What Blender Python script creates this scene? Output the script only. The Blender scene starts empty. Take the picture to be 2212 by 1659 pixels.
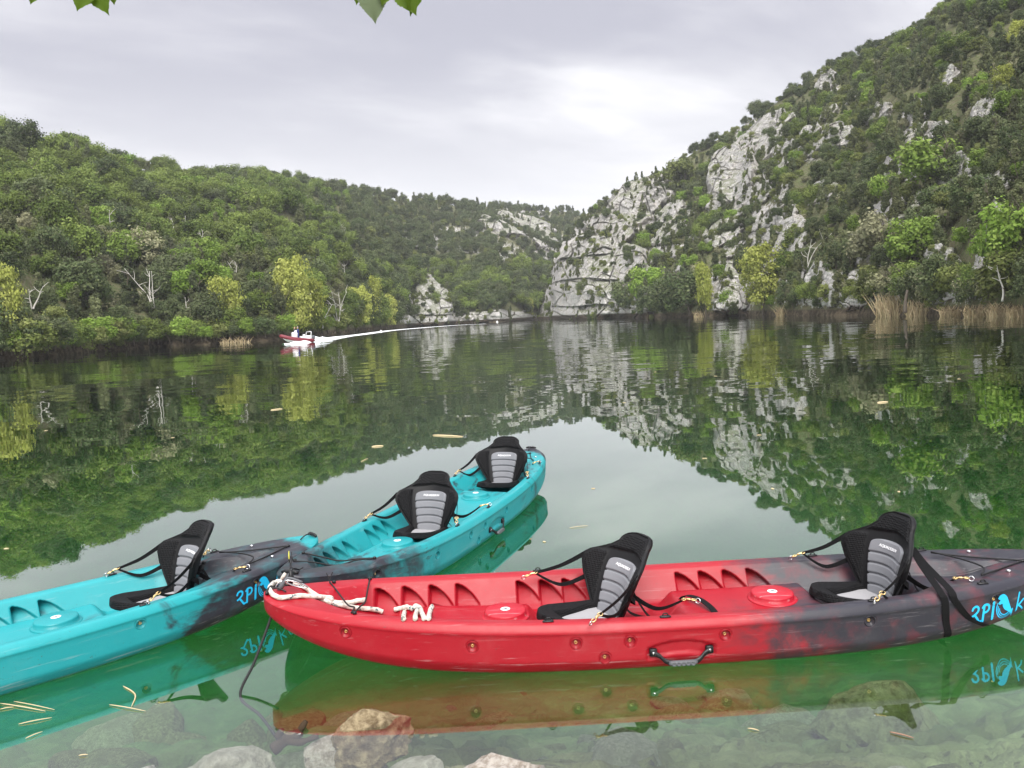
import bpy, math, random
import numpy as np
from mathutils import Vector, Matrix
from mathutils.bvhtree import BVHTree

S = bpy.context.scene
C = S.collection
rnd = random.Random(7)
R = np.random.RandomState(11)
rad = math.radians

# ------------------------------------------------------------------ camera
FPX, PITCH, ROLL, H = 1700.0, rad(5.0), rad(2.7), 1.6     # focal length in units of a 2212 px wide frame
_u = np.array([-math.sin(ROLL)*math.cos(PITCH), -math.cos(ROLL)*math.cos(PITCH), -math.sin(PITCH)])
_f = np.array([0, 0, 1.0])
_y = _f - _f.dot(_u)*_u; _y /= np.linalg.norm(_y)
_x = np.cross(_y, _u)
if _x[0] < 0: _x = -_x
def ray(x, y):
    v = np.array([x-1106.0, y-829.5, FPX]); d = np.array([v.dot(_x), v.dot(_y), v.dot(_u)])
    return d/np.linalg.norm(d)
def at(x, y, z=0.0):
    d = ray(x, y); t = (z-H)/d[2]
    return d*t + np.array([0, 0, H])
def at_dist(x, y, dist):
    return ray(x, y)*dist + np.array([0, 0, H])
def proj(P):
    Q = np.atleast_2d(P) - np.array([0, 0, H])
    v = Q[:, 0:1]*_x + Q[:, 1:2]*_y + Q[:, 2:3]*_u
    return v[:, 0]/v[:, 2]*FPX+1106, v[:, 1]/v[:, 2]*FPX+829.5
def az_el(x, y):
    d = ray(x, y)
    return math.atan2(d[0], d[1]), d[2]/math.hypot(d[0], d[1])

cam = bpy.data.cameras.new('camera')
camo = bpy.data.objects.new('camera', cam); C.objects.link(camo)
cam.sensor_width = 36.0; cam.lens = 36.0*FPX/2212.0
cam.clip_start = 0.05; cam.clip_end = 4000
# blender camera axes (x right, y up, z back) expressed in world
def w_of(v): return Vector((v.dot(_x), v.dot(_y), v.dot(_u)))
cx, cy, cz = w_of(np.array([1., 0, 0])), w_of(np.array([0, -1., 0])), w_of(np.array([0, 0, -1.]))
M = Matrix((cx, cy, cz)).transposed().to_4x4(); M.translation = (0, 0, H)
camo.matrix_world = M
S.camera = camo
S.render.engine = 'CYCLES'
S.cycles.use_denoising = True
S.cycles.max_bounces = 10
S.cycles.transparent_max_bounces = 24
S.cycles.diffuse_bounces = 4
S.cycles.sample_clamp_indirect = 6
S.view_settings.view_transform = 'Standard'
S.view_settings.look = 'None'
S.view_settings.exposure = 1.68
S.view_settings.gamma = 1.0
S.view_settings.use_curve_mapping = False

# ------------------------------------------------------------------ node helpers
class NT:
    def __init__(s, tree): s.t = tree; tree.nodes.clear()
    def n(s, kind, ins=None, **props):
        nd = s.t.nodes.new(kind)
        for k, v in props.items(): setattr(nd, k, v)
        for k, v in (ins or {}).items():
            sock = nd.inputs[k]
            if isinstance(v, bpy.types.NodeSocket): s.t.links.new(v, sock)
            else: sock.default_value = v
        return nd
    def math(s, op, a, b=None, c=None, clamp=False):
        nd = s.t.nodes.new('ShaderNodeMath'); nd.operation = op; nd.use_clamp = clamp
        for i, v in enumerate((a, b, c)):
            if v is None: continue
            if isinstance(v, bpy.types.NodeSocket): s.t.links.new(v, nd.inputs[i])
            else: nd.inputs[i].default_value = v
        return nd.outputs[0]
    def mix(s, fac, a, b, blend='MIX'):
        nd = s.t.nodes.new('ShaderNodeMix'); nd.data_type = 'RGBA'; nd.blend_type = blend
        for i, v in ((0, fac), (6, a), (7, b)):
            if isinstance(v, bpy.types.NodeSocket): s.t.links.new(v, nd.inputs[i])
            elif i == 0: nd.inputs[0].default_value = v
            else: nd.inputs[i].default_value = (*v, 1) if len(v) == 3 else v
        return nd.outputs[2]
    def smooth(s, x, lo, hi):
        nd = s.t.nodes.new('ShaderNodeMapRange'); nd.interpolation_type = 'SMOOTHSTEP'
        s.t.links.new(x, nd.inputs[0]); nd.inputs[1].default_value = lo; nd.inputs[2].default_value = hi
        return nd.outputs[0]
    def noise(s, vec, scale, detail=4, rough=0.55, dist=0.0):
        return s.n('ShaderNodeTexNoise', {'Vector': vec, 'Scale': scale, 'Detail': detail, 'Roughness': rough, 'Distortion': dist})
    def mapping(s, vec, scale=(1, 1, 1), rot=(0, 0, 0), loc=(0, 0, 0)):
        return s.n('ShaderNodeMapping', {'Vector': vec, 'Scale': scale, 'Rotation': rot, 'Location': loc}).outputs[0]
    def bump(s, h, strength=0.5, dist=0.01, normal=None):
        ins = {'Height': h, 'Strength': strength, 'Distance': dist}
        if normal is not None: ins['Normal'] = normal
        return s.n('ShaderNodeBump', ins).outputs[0]
    def out(s, surf=None, vol=None):
        o = s.n('ShaderNodeOutputMaterial')
        if surf is not None: s.t.links.new(surf, o.inputs[0])
        if vol is not None: s.t.links.new(vol, o.inputs[1])
    def pbsdf(s, color, rough=0.5, spec=0.5, metal=0.0, normal=None, **kw):
        ins = {'Base Color': color if isinstance(color, bpy.types.NodeSocket) else (*color, 1), 'Roughness': rough, 'Metallic': metal, 'Specular IOR Level': spec}
        if normal is not None: ins['Normal'] = normal
        ins.update(kw)
        return s.n('ShaderNodeBsdfPrincipled', ins).outputs[0]
    def obj(s): return s.n('ShaderNodeTexCoord').outputs['Object']
def new_mat(name):
    m = bpy.data.materials.new(name); m.use_nodes = True
    return m, NT(m.node_tree)

# ------------------------------------------------------------------ world: overcast sky
wd = bpy.data.worlds.new('World'); S.world = wd; wd.use_nodes = True
t = NT(wd.node_tree)
dirv = t.n('ShaderNodeTexCoord').outputs['Generated']
sep = t.n('ShaderNodeSeparateXYZ', {0: dirv})
zc = t.math('ADD', t.math('MAXIMUM', sep.outputs[2], 0.0), 0.16)
px_ = t.math('DIVIDE', sep.outputs[0], zc); py_ = t.math('DIVIDE', sep.outputs[1], zc)
pl = t.n('ShaderNodeCombineXYZ', {0: px_, 1: py_, 2: 0.0}).outputs[0]
warp = t.noise(pl, 0.6, 3, 0.5)
plw = t.n('ShaderNodeVectorMath', {0: pl, 1: t.n('ShaderNodeVectorMath', {0: warp.outputs['Color'], 'Scale': 0.9}, operation='SCALE').outputs[0]}, operation='ADD').outputs[0]
n1 = t.noise(t.mapping(t.mapping(plw, rot=(0, 0, rad(-38))), (0.58, 0.98, 1), (0, 0, 0), (3.4, 1.9, 0)), 0.62, 5, 0.52).outputs[0]
n2 = t.noise(t.mapping(t.mapping(plw, rot=(0, 0, rad(-33))), (0.8, 1.5, 1), (0, 0, 0), (7.3, 4.4, 2)), 1.5, 6, 0.55).outputs[0]
nn = t.math('ADD', t.math('MULTIPLY', n1, 0.70), t.math('MULTIPLY', n2, 0.30))
cl = t.smooth(nn, 0.38, 0.585)
ramp = t.n('ShaderNodeValToRGB', {0: cl})
e = ramp.color_ramp.elements
e[0].position = 0.0; e[0].color = (0.45, 0.45, 0.52, 1)
e[1].position = 1.0; e[1].color = (0.97, 0.96, 0.97, 1)
k = e.new(0.5); k.color = (0.66, 0.655, 0.705, 1)
hz = t.smooth(sep.outputs[2], 0.34, 0.05)
cloud = t.mix(t.math('MULTIPLY', hz, 0.7), ramp.outputs[0], (0.95, 0.95, 0.95))
sky = t.n('ShaderNodeTexSky')
sky.sky_type = 'NISHITA'; sky.sun_disc = False
sky.sun_elevation = rad(47); sky.sun_rotation = rad(184)
skyc = t.n('ShaderNodeVectorMath', {0: sky.outputs[0], 'Scale': 0.07}, operation='SCALE').outputs[0]
full = t.mix(0.93, skyc, cloud)
# an overcast sky grows brighter toward the zenith
zen = t.math('ADD', 0.40, t.math('MULTIPLY', 0.80, t.smooth(sep.outputs[2], 0.48, 1.0)))
bg = t.n('ShaderNodeBackground', {'Color': full, 'Strength': zen})
o = t.n('ShaderNodeOutputWorld'); t.t.links.new(bg.outputs[0], o.inputs[0])

sun = bpy.data.lights.new('sun', 'SUN'); sun.energy = 1.5; sun.angle = rad(40); sun.color = (1.0, 0.965, 0.91)
so = bpy.data.objects.new('sun', sun); C.objects.link(so)
so.rotation_euler = (rad(43), 0, rad(4))

# ------------------------------------------------------------------ mesh helpers
def mesh_np(name, V, F, mats=None, smooth=True, midx=None, attrs=None):
    V = np.asarray(V, dtype=np.float32); me = bpy.data.meshes.new(name)
    if isinstance(F, np.ndarray):
        m, k = F.shape
        me.vertices.add(len(V)); me.vertices.foreach_set('co', V.ravel())
        me.loops.add(m*k); me.loops.foreach_set('vertex_index', F.astype(np.int32).ravel())
        me.polygons.add(m); me.polygons.foreach_set('loop_start', np.arange(0, m*k, k, dtype=np.int32))
        try: me.polygons.foreach_set('loop_total', np.full(m, k, dtype=np.int32))
        except Exception: pass
    else:
        me.from_pydata([tuple(map(float, v)) for v in V], [], F)
    if midx is not None: me.polygons.foreach_set('material_index', np.asarray(midx, dtype=np.int32))
    me.update(calc_edges=True)
    if F is not None and len(me.polygons): me.polygons.foreach_set('use_smooth', np.full(len(me.polygons), bool(smooth)))
    for a, arr in (attrs or {}).items():
        at_ = me.attributes.new(a, 'FLOAT', 'POINT'); at_.data.foreach_set('value', np.asarray(arr, dtype=np.float32))
    for mt in (mats if isinstance(mats, (list, tuple)) else [mats]):
        if mt is not None: me.materials.append(mt)
    me.validate()
    return me
def link(name, data, parent=None, loc=None, rot=None, scale=None):
    o = bpy.data.objects.new(name, data); C.objects.link(o)
    if parent is not None: o.parent = parent
    if loc is not None: o.location = loc
    if rot is not None: o.rotation_euler = rot
    if scale is not None: o.scale = scale if hasattr(scale, '__len__') else (scale,)*3
    return o
def tag(o, label=None, cat=None, group=None, kind=None):
    if label: o['label'] = label
    if cat: o['category'] = cat
    if group: o['group'] = group
    if kind: o['kind'] = kind
    return o
def thing(name, label, cat, loc=(0, 0, 0), rz=0.0, group=None):
    return tag(link(name, None, None, loc, (0, 0, rz)), label, cat, group)
def copy_tree(o, parent=None):
    c = o.copy(); C.objects.link(c)
    if parent is not None: c.parent = parent
    for ch in list(o.children): copy_tree(ch, c)
    return c

def grid_faces(nu, nv, wrap_u=False, wrap_v=False):
    iu = np.arange(nu if wrap_u else nu-1); iv = np.arange(nv if wrap_v else nv-1)
    a, b = np.meshgrid(iu, iv, indexing='ij'); a = a.ravel(); b = b.ravel()
    a1 = (a+1) % nu; b1 = (b+1) % nv
    return np.stack([a*nv+b, a1*nv+b, a1*nv+b1, a*nv+b1], 1)

class MB:
    """collects small shapes into one mesh"""
    def __init__(s): s.v = []; s.f = []; s.m = []; s.mi = 0
    def add(s, V, F):
        o = len(s.v); s.v += [tuple(map(float, p)) for p in V]
        for q in F: s.f.append(tuple(int(i)+o for i in q)); s.m.append(s.mi)
        return s
    def tube(s, P, r, n=8, caps=True, closed=False, twist=None):
        P = np.asarray(P, float); k = len(P)
        rr = np.full(k, r) if np.isscalar(r) else np.asarray(r, float)
        T = np.gradient(P, axis=0) if not closed else (np.roll(P, -1, 0)-np.roll(P, 1, 0))
        T /= np.linalg.norm(T, axis=1)[:, None]+1e-12
        up = np.array([0, 0, 1.0]) if abs(T[0][2]) < 0.9 else np.array([1.0, 0, 0])
        A = np.cross(T[0], up); A /= np.linalg.norm(A); V = []
        for i in range(k):
            A = A - A.dot(T[i])*T[i]; A /= np.linalg.norm(A)+1e-12; B = np.cross(T[i], A)
            for j in range(n):
                a = 2*math.pi*j/n; q = rr[i]
                if twist is not None: q = q*(1+twist[1]*math.cos(3*a + twist[0]*i))
                V.append(P[i]+q*(math.cos(a)*A+math.sin(a)*B))
        F = []
        for i in range(k if closed else k-1):
            i1 = (i+1) % k
            for j in range(n):
                j1 = (j+1) % n; F.append((i*n+j, i*n+j1, i1*n+j1, i1*n+j))
        if caps and not closed: F.append(tuple(range(n))[::-1]); F.append(tuple((k-1)*n+j for j in range(n)))
        return s.add(V, F)
    def lathe(s, prof, n=24, loc=(0, 0, 0), mat=None):
        V = []; F = []; k = len(prof)
        for r, z in prof:
            for j in range(n):
                a = 2*math.pi*j/n; V.append((r*math.cos(a), r*math.sin(a), z))
        for i in range(k-1):
            for j in range(n):
                j1 = (j+1) % n; F.append((i*n+j, i*n+j1, (i+1)*n+j1, (i+1)*n+j))
        F.append(tuple(range(n))[::-1]); F.append(tuple((k-1)*n+j for j in range(n)))
        V = np.array(V)
        if mat is not None: V = V @ np.array(mat.to_3x3().transposed())
        return s.add(V+np.array(loc), F)
    def box(s, c, d, bev=0.15, mat=None):
        x, y, z = d[0]/2, d[1]/2, d[2]/2; b = min(x, y, z)*2*bev; V = []; F = []
        rings = [(x-b, y-b, -z), (x, y, -z+b), (x, y, z-b), (x-b, y-b, z)]
        for (a, e2, h) in rings:
            cb = min(b, a*.9, e2*.9)
            for (px, py) in ((a-cb, -e2), (a, -e2+cb), (a, e2-cb), (a-cb, e2), (-a+cb, e2), (-a, e2-cb), (-a, -e2+cb), (-a+cb, -e2)): V.append((px, py, h))
        for i in range(3):
            for j in range(8): F.append((i*8+j, i*8+(j+1) % 8, (i+1)*8+(j+1) % 8, (i+1)*8+j))
        F.append(tuple(range(8))[::-1]); F.append(tuple(24+j for j in range(8)))
        V = np.array(V)
        if mat is not None: V = V @ np.array(mat.to_3x3().transposed())
        return s.add(V+np.array(c), F)
    def ribbon(s, P, W, th=0.002):
        """flat strap along P; W = per-point width vectors (full width)"""
        P = np.asarray(P, float); W = np.asarray(W, float)
        if W.ndim == 1: W = np.tile(W, (len(P), 1))
        T = np.gradient(P, axis=0); N = np.cross(T, W); N /= np.linalg.norm(N, axis=1)[:, None]+1e-12
        V = []; F = []
        for i in range(len(P)):
            V += [P[i]-W[i]/2-N[i]*th/2, P[i]+W[i]/2-N[i]*th/2, P[i]+W[i]/2+N[i]*th/2, P[i]-W[i]/2+N[i]*th/2]
        for i in range(len(P)-1):
            for j in range(4): F.append((i*4+j, i*4+(j+1) % 4, (i+1)*4+(j+1) % 4, (i+1)*4+j))
        F.append((3, 2, 1, 0)); k = (len(P)-1)*4; F.append((k, k+1, k+2, k+3))
        return s.add(V, F)
    def mesh(s, name, mats, smooth=True):
        return mesh_np(name, np.array(s.v), s.f, mats, smooth, s.m if isinstance(mats, (list, tuple)) and len(mats) > 1 else None)
    def obj(s, name, mats, parent=None, smooth=True): return link(name, s.mesh(name, mats, smooth), parent)

def catmull(P, n=8, closed=False):
    P = np.asarray(P, float); k = len(P); out = []
    rng = range(k if closed else k-1)
    for i in rng:
        if closed: p0, p1, p2, p3 = P[(i-1) % k], P[i], P[(i+1) % k], P[(i+2) % k]
        else: p0, p1, p2, p3 = P[max(i-1, 0)], P[i], P[i+1], P[min(i+2, k-1)]
        for q in range(n):
            t_ = q/n
            out.append(0.5*((2*p1)+(-p0+p2)*t_+(2*p0-5*p1+4*p2-p3)*t_*t_+(-p0+3*p1-3*p2+p3)*t_**3))
    if not closed: out.append(P[-1])
    return np.array(out)

def sst(a, b, x):
    q = np.clip((np.asarray(x, float)-a)/(b-a), 0, 1); return q*q*(3-2*q)

# value noise
_perm = R.permutation(4096); _val = R.rand(4096)
def _h(i, j, k): return _perm[(_perm[(_perm[i & 4095]+j) & 4095]+k) & 4095]
def vnoise(P):
    P = np.asarray(P, float); I = np.floor(P).astype(int); f = P-I; f = f*f*(3-2*f); r = 0
    for a in (0, 1):
        for b in (0, 1):
            for c in (0, 1):
                w = (f[:, 0] if a else 1-f[:, 0])*(f[:, 1] if b else 1-f[:, 1])*(f[:, 2] if c else 1-f[:, 2])
                r = r+w*_val[_h(I[:, 0]+a, I[:, 1]+b, I[:, 2]+c)]
    return r*2-1
def fbm(P, oct=4, gain=0.5):
    P = np.asarray(P, float); r = 0; a = 1.0; tot = 0
    for i in range(oct): r = r+a*vnoise(P*2**i+17.3*i); tot += a; a *= gain
    return r/tot
def cells(P2):
    """F1, F2 distances and a random id for a jittered 2-D cell pattern"""
    P2 = np.asarray(P2, float); I = np.floor(P2).astype(int); n = len(P2)
    d1 = np.full(n, 9.0); d2 = np.full(n, 9.0); idv = np.zeros(n)
    for a in (-1, 0, 1):
        for b in (-1, 0, 1):
            ci = I+[a, b]; h = _h(ci[:, 0], ci[:, 1], 0*ci[:, 0])
            c = ci+np.stack([_val[h], _val[_h(ci[:, 0], ci[:, 1], 0*ci[:, 0]+7)]], 1)
            d = np.abs(P2-c); d = np.maximum(d[:, 0], d[:, 1])*0.75+0.25*d.sum(1)
            new = d < d1
            d2 = np.where(new, d1, np.minimum(d2, d)); idv = np.where(new, _val[h], idv); d1 = np.where(new, d, d1)
    return d1, d2, idv
# ------------------------------------------------------------------ materials of the setting
def rock_mat(name, lo, hi, stain, scale=1.0, veg=0.0, attr=False, wet=0.0):
    m, t = new_mat(name); g = t.n('ShaderNodeNewGeometry'); pos = g.outputs['Position']
    n = t.noise(pos, 0.35*scale, 6, 0.6).outputs[0]; n2 = t.noise(pos, 2.2*scale, 5, 0.65).outputs[0]
    c = t.mix(t.smooth(n2, 0.3, 0.7), lo, hi)
    c = t.mix(t.math('MULTIPLY', t.smooth(n, 0.5, 0.75), 0.55), c, stain)
    st = t.noise(t.mapping(pos, (1.6*scale, 1.6*scale, 0.16*scale)), 1.0, 5, 0.6).outputs[0]
    c = t.mix(t.math('MULTIPLY', t.smooth(st, 0.52, 0.75), 0.35), c, tuple(0.42*x for x in lo))
    c = t.mix(t.math('MULTIPLY', t.n('ShaderNodeAttribute', attribute_name='joint').outputs['Fac'], 0.5), c, (0.075, 0.065, 0.05))   # soil and lichen in the joints
    if veg > 0:
        up = t.n('ShaderNodeSeparateXYZ', {0: g.outputs['Normal']}).outputs[2]
        gn = t.noise(pos, 0.9*scale, 4, 0.6).outputs[0]
        c = t.mix(t.math('MULTIPLY', t.smooth(t.math('ADD', t.math('MULTIPLY', up, 0.6), gn), 0.78, 0.98), veg), c, (0.085, 0.10, 0.035))
    if wet > 0:   # dark stain left by the changing water level
        z = t.n('ShaderNodeSeparateXYZ', {0: pos}).outputs[2]
        zz = t.math('ADD', z, t.math('MULTIPLY', n2, -0.6*wet))
        c = t.mix(t.smooth(zz, wet*0.75, wet*0.4), c, (0.05, 0.038, 0.026))
    h = t.math('ADD', n2, t.math('MULTIPLY', t.noise(pos, 9*scale, 4, 0.6).outputs[0], 0.4))
    t.out(t.pbsdf(c, 0.9, 0.15, normal=t.bump(h, 0.6, 0.25/scale)))
    return m
M_ROCK = rock_mat('limestone', (0.33, 0.315, 0.30), (0.56, 0.54, 0.52), (0.42, 0.36, 0.31), 1.0, 0.75, wet=1.1)
M_FARROCK = rock_mat('far_limestone', (0.33, 0.32, 0.31), (0.52, 0.50, 0.485), (0.42, 0.38, 0.34), 0.5, 0.6, wet=0.9)

def terrain_mat(name, soil, leafy, rock):
    m, t = new_mat(name); g = t.n('ShaderNodeNewGeometry'); pos = g.outputs['Position']
    n = t.noise(pos, 0.25, 6, 0.65).outputs[0]; n2 = t.noise(pos, 1.6, 5, 0.65).outputs[0]
    c = t.mix(t.smooth(n2, 0.35, 0.65), soil, leafy)
    a = t.n('ShaderNodeAttribute', attribute_name='rocky').outputs['Fac']
    a2 = t.smooth(t.math('ADD', a, t.math('MULTIPLY', t.math('SUBTRACT', n2, 0.5), 1.6)), 0.42, 0.62)
    rk = t.mix(t.smooth(n, 0.3, 0.7), tuple(0.7*x for x in rock), rock)
    c = t.mix(a2, c, rk)
    z = t.n('ShaderNodeSeparateXYZ', {0: pos}).outputs[2]
    zz = t.math('ADD', z, t.math('MULTIPLY', n2, -0.7))
    bank = t.mix(t.smooth(n2, 0.4, 0.6), (0.05, 0.04, 0.028), (0.12, 0.095, 0.065))
    c = t.mix(t.smooth(zz, 0.5, 0.2), c, bank)
    t.out(t.pbsdf(c, 0.95, 0.1, normal=t.bump(n2, 0.8, 0.5)))
    return m
M_TERR = terrain_mat('hillside_ground', (0.13, 0.12, 0.07), (0.10, 0.12, 0.05), (0.50, 0.48, 0.46))

def leaf_mat(name, c1, c2, c3):
    m, t = new_mat(name)
    r = t.n('ShaderNodeObjectInfo').outputs['Random']
    a = t.n('ShaderNodeAttribute', attribute_name='tone').outputs['Fac']
    c = t.mix(r, c1, c2)
    c = t.mix(t.smooth(a, 0.35, 1.0), c, c3)
    v = t.math('ADD', 0.72, t.math('MULTIPLY', t.math('FRACT', t.math('MULTIPLY', r, 7.31)), 0.56))
    c = t.n('ShaderNodeVectorMath', {0: c, 'Scale': v}, operation='SCALE').outputs[0]
    d = t.pbsdf(c, 0.7, 0.12)
    tr = t.n('ShaderNodeBsdfTranslucent', {'Color': c}).outputs[0]
    t.out(t.n('ShaderNodeMixShader', {0: 0.22, 1: d, 2: tr}).outputs[0])
    return m
M_OAK = leaf_mat('oak_leaves', (0.085, 0.135, 0.028), (0.150, 0.200, 0.045), (0.215, 0.265, 0.07))
M_HOLM = leaf_mat('holm_oak_leaves', (0.055, 0.085, 0.030), (0.100, 0.125, 0.055), (0.16, 0.18, 0.085))
M_JUN = leaf_mat('juniper_leaves', (0.075, 0.100, 0.045), (0.130, 0.145, 0.065), (0.18, 0.19, 0.095))
M_SHRUB = leaf_mat('shrub_leaves', (0.105, 0.140, 0.030), (0.165, 0.190, 0.060), (0.24, 0.26, 0.09))
M_PALE = leaf_mat('pale_shrub_leaves', (0.19, 0.195, 0.10), (0.24, 0.24, 0.14), (0.33, 0.32, 0.20))
M_WILLOW = leaf_mat('willow_leaves', (0.26, 0.30, 0.055), (0.33, 0.355, 0.085), (0.42, 0.44, 0.13))
M_BRIGHT = leaf_mat('bright_leaves', (0.135, 0.225, 0.030), (0.17, 0.26, 0.045), (0.26, 0.34, 0.08))
def bark_mat(name, a, b):
    m, t = new_mat(name); n = t.noise(t.mapping(t.obj(), (6, 6, 1.2)), 2.0, 5, 0.6).outputs[0]
    t.out(t.pbsdf(t.mix(n, a, b), 0.9, 0.1)); return m
M_BARK = bark_mat('bark', (0.07, 0.055, 0.04), (0.17, 0.145, 0.12))
M_SNAG = bark_mat('dead_wood', (0.42, 0.40, 0.36), (0.66, 0.63, 0.58))

# ------------------------------------------------------------------ hills (two ridges beside a bending lake)
def hill_tables(shore, ridge, r1, drop):
    a0 = []; r0 = []
    for x, y, d in shore:
        az, el = az_el(x, y); a0.append(az); r0.append(d if d else math.hypot(*at(x, y, 0)[:2]))
    a1 = []; e1 = []
    for x, y in ridge:
        az, el = az_el(x, y+drop); a1.append(az); e1.append(el)
    a2 = [az_el(x, 680)[0] for x, d in r1]; d2 = [d for x, d in r1]
    return (np.array(a0), np.array(r0)), (np.array(a1), np.array(e1)), (np.array(a2), np.array(d2))
class Hill:
    def __init__(s, shore, ridge, r1, drop, pw, amp, seed, azr):
        s.sh, s.rg, s.r1 = hill_tables(shore, ridge, r1, drop); s.pw, s.amp, s.seed, s.azr = pw, amp, seed, azr
    def pts(s, az, t_):
        az = np.asarray(az, float); t_ = np.asarray(t_, float)
        r0 = np.interp(az, *s.sh); el = np.interp(az, *s.rg); r1 = np.maximum(np.interp(az, *s.r1), r0+6)
        r0 = r0 + 1.5*vnoise(np.stack([az*60, 0*az+s.seed, 0*az], 1))
        tt = np.clip(t_, -0.2, None); r = r0+(r1-r0)*tt
        z1 = np.maximum(el*r1+H, 0.6)
        up = np.clip(tt, 0, 1)
        z = np.where(tt < 0, tt*(r1-r0)*0.5, 0.75*sst(0, 0.012, tt)+np.maximum(z1-0.75, 0.1)*up**s.pw)
        z = np.where(tt > 1, z1-(tt-1)*12, z)
        P = np.stack([r*np.sin(az), r*np.cos(az), z], 1)
        n = fbm(P*[0.045, 0.045, 0.045]+s.seed, 4)*s.amp*sst(0.0, 0.10, tt)*(1-0.75*sst(0.72, 1.0, tt))
        P[:, 2] += n
        return P
    def find(s, x, y):
        az, el = az_el(x, y); ts = np.linspace(0.0, 1.15, 260); P = s.pts(np.full(260, az), ts)
        e_ = (P[:, 2]-H)/np.hypot(P[:, 0], P[:, 1]); i = np.argmax(e_ >= el)
        if e_[i] < el: i = int(np.argmax(e_))
        return P[i], ts[i]
    def mesh(s, name, na, nt, ell, soft):
        az = np.linspace(*s.azr, na); tt = np.concatenate([[-0.2, -0.06], np.linspace(0, 0.03, 5), np.linspace(0.045, 1.0, nt), np.linspace(1.1, 3.0, 6)])
        A, T = np.meshgrid(az, tt, indexing='ij'); V = s.pts(A.ravel(), T.ravel())
        rk = ell_mask(ell, V)
        return mesh_np(name, V, grid_faces(len(az), len(tt)), M_TERR, True, attrs={'rocky': rk})
def ell_mask(ell, V):
    x, y = proj(V); m = np.zeros(len(V))
    for cx_, cy_, rx, ry, w in ell:
        q = ((x-cx_)/rx)**2+((y-cy_)/ry)**2; m = np.maximum(m, w*np.clip(1.25-q*0.6, 0, 1))
    return m

left = Hill(
    [(-900, 905, 62), (-300, 812, 66), (0, 776, 0), (100, 770, 0), (200, 761, 0), (300, 752, 0), (450, 744, 0), (600, 735, 0), (700, 726, 0), (760, 718, 0), (830, 711, 0), (900, 704.5, 0), (1000, 699, 0), (1080, 695.5, 0), (1150, 692, 232), (1230, 690, 250), (1330, 688, 275), (1500, 690, 320)],
    [(-900, 330), (-300, 292), (-60, 290), (20, 287), (60, 295), (100, 322), (150, 325), (230, 345), (300, 352), (370, 367), (440, 380), (560, 380), (690, 386), (800, 402), (870, 417), (1000, 427), (1130, 434), (1230, 442), (1262, 452), (1320, 470), (1500, 500)],
    [(-900, 140), (-300, 150), (0, 160), (150, 172), (300, 192), (480, 222), (700, 268), (900, 325), (1000, 352), (1130, 390), (1262, 420), (1500, 450)],
    17, 0.86, 5.0, 3.0, (az_el(-560, 760)[0], az_el(1420, 690)[0]))
right = Hill(
    [(1140, 691, 246), (1157, 691.5, 236), (1250, 689, 0), (1330, 687, 0), (1400, 686, 0), (1470, 685.5, 0), (1512, 684.5, 0), (1600, 682, 0), (1700, 682, 0), (1800, 682, 0), (1900, 682, 0), (2000, 683, 0), (2100, 683, 0), (2212, 683, 0), (2400, 684, 50), (2700, 690, 44), (3200, 700, 38)],
    [(1100, 690), (1157, 688), (1164, 660), (1178, 622), (1190, 595), (1197, 560), (1212, 520), (1245, 482), (1265, 455), (1300, 430), (1350, 400), (1400, 386), (1440, 366), (1500, 320), (1560, 285), (1610, 255), (1640, 232), (1700, 192), (1750, 160), (1800, 130), (1870, 105), (1930, 75), (2000, 45), (2040, 0), (2150, -75), (2300, -170), (2700, -330), (3200, -420)],
    [(1100, 250), (1157, 240), (1200, 244), (1265, 252), (1300, 252), (1350, 247), (1440, 240), (1500, 233), (1610, 218), (1750, 204), (1870, 192), (2040, 176), (2300, 160), (2700, 140), (3200, 120)],
    10, 0.92, 4.5, 9.0, (az_el(1156, 690)[0], az_el(2900, 690)[0]))

# bare limestone: (x, y, rx, ry, weight) in the frame the layout was measured in
ELL_R = [(1235, 620, 75, 75, 1), (1290, 540, 80, 70, .8), (1330, 610, 70, 70, .8), (1375, 440, 65, 50, .9), (1230, 520, 30, 45, .8), (1440, 520, 45, 40, .7), (1590, 385, 62, 60, 1), (1650, 290, 60, 40, .9), (1665, 500, 55, 52, 1), (1805, 300, 36, 30, 1),
         (1990, 310, 55, 38, .9), (1975, 255, 25, 30, .8), (2115, 405, 50, 28, .9), (1580, 625, 48, 60, 1), (1790, 625, 120, 38, .8), (1560, 505, 40, 25, .6), (1900, 485, 55, 22, .7), (1730, 560, 14, 36, .6), (1785, 195, 25, 30, .8), (1890, 370, 35, 30, .6), (1845, 410, 30, 25, .5), (1940, 130, 25, 22, .5), (1400, 600, 40, 50, .6), (2050, 640, 90, 22, .5), (2120, 355, 16, 18, .8), (1740, 330, 45, 25, .5)]
ELL_L = [(1115, 480, 75, 35, .75), (1190, 540, 40, 40, .7), (960, 515, 110, 26, .7), (890, 490, 40, 20, .5), (1080, 545, 60, 25, .5), (925, 645, 46, 55, 1), (1010, 688, 150, 12, .9), (800, 470, 40, 18, .4), (1180, 575, 30, 14, .8), (215, 520, 60, 22, .35), (340, 600, 50, 30, .3)]
tag(link('left_hill', left.mesh('left_hill', 420, 150, ELL_L, 1)), 'wooded slope along the left shore', None, None, 'structure')
tag(link('right_hill', right.mesh('right_hill', 420, 170, ELL_R, 1)), 'steep rocky slope on the right shore', None, None, 'structure')

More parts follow.
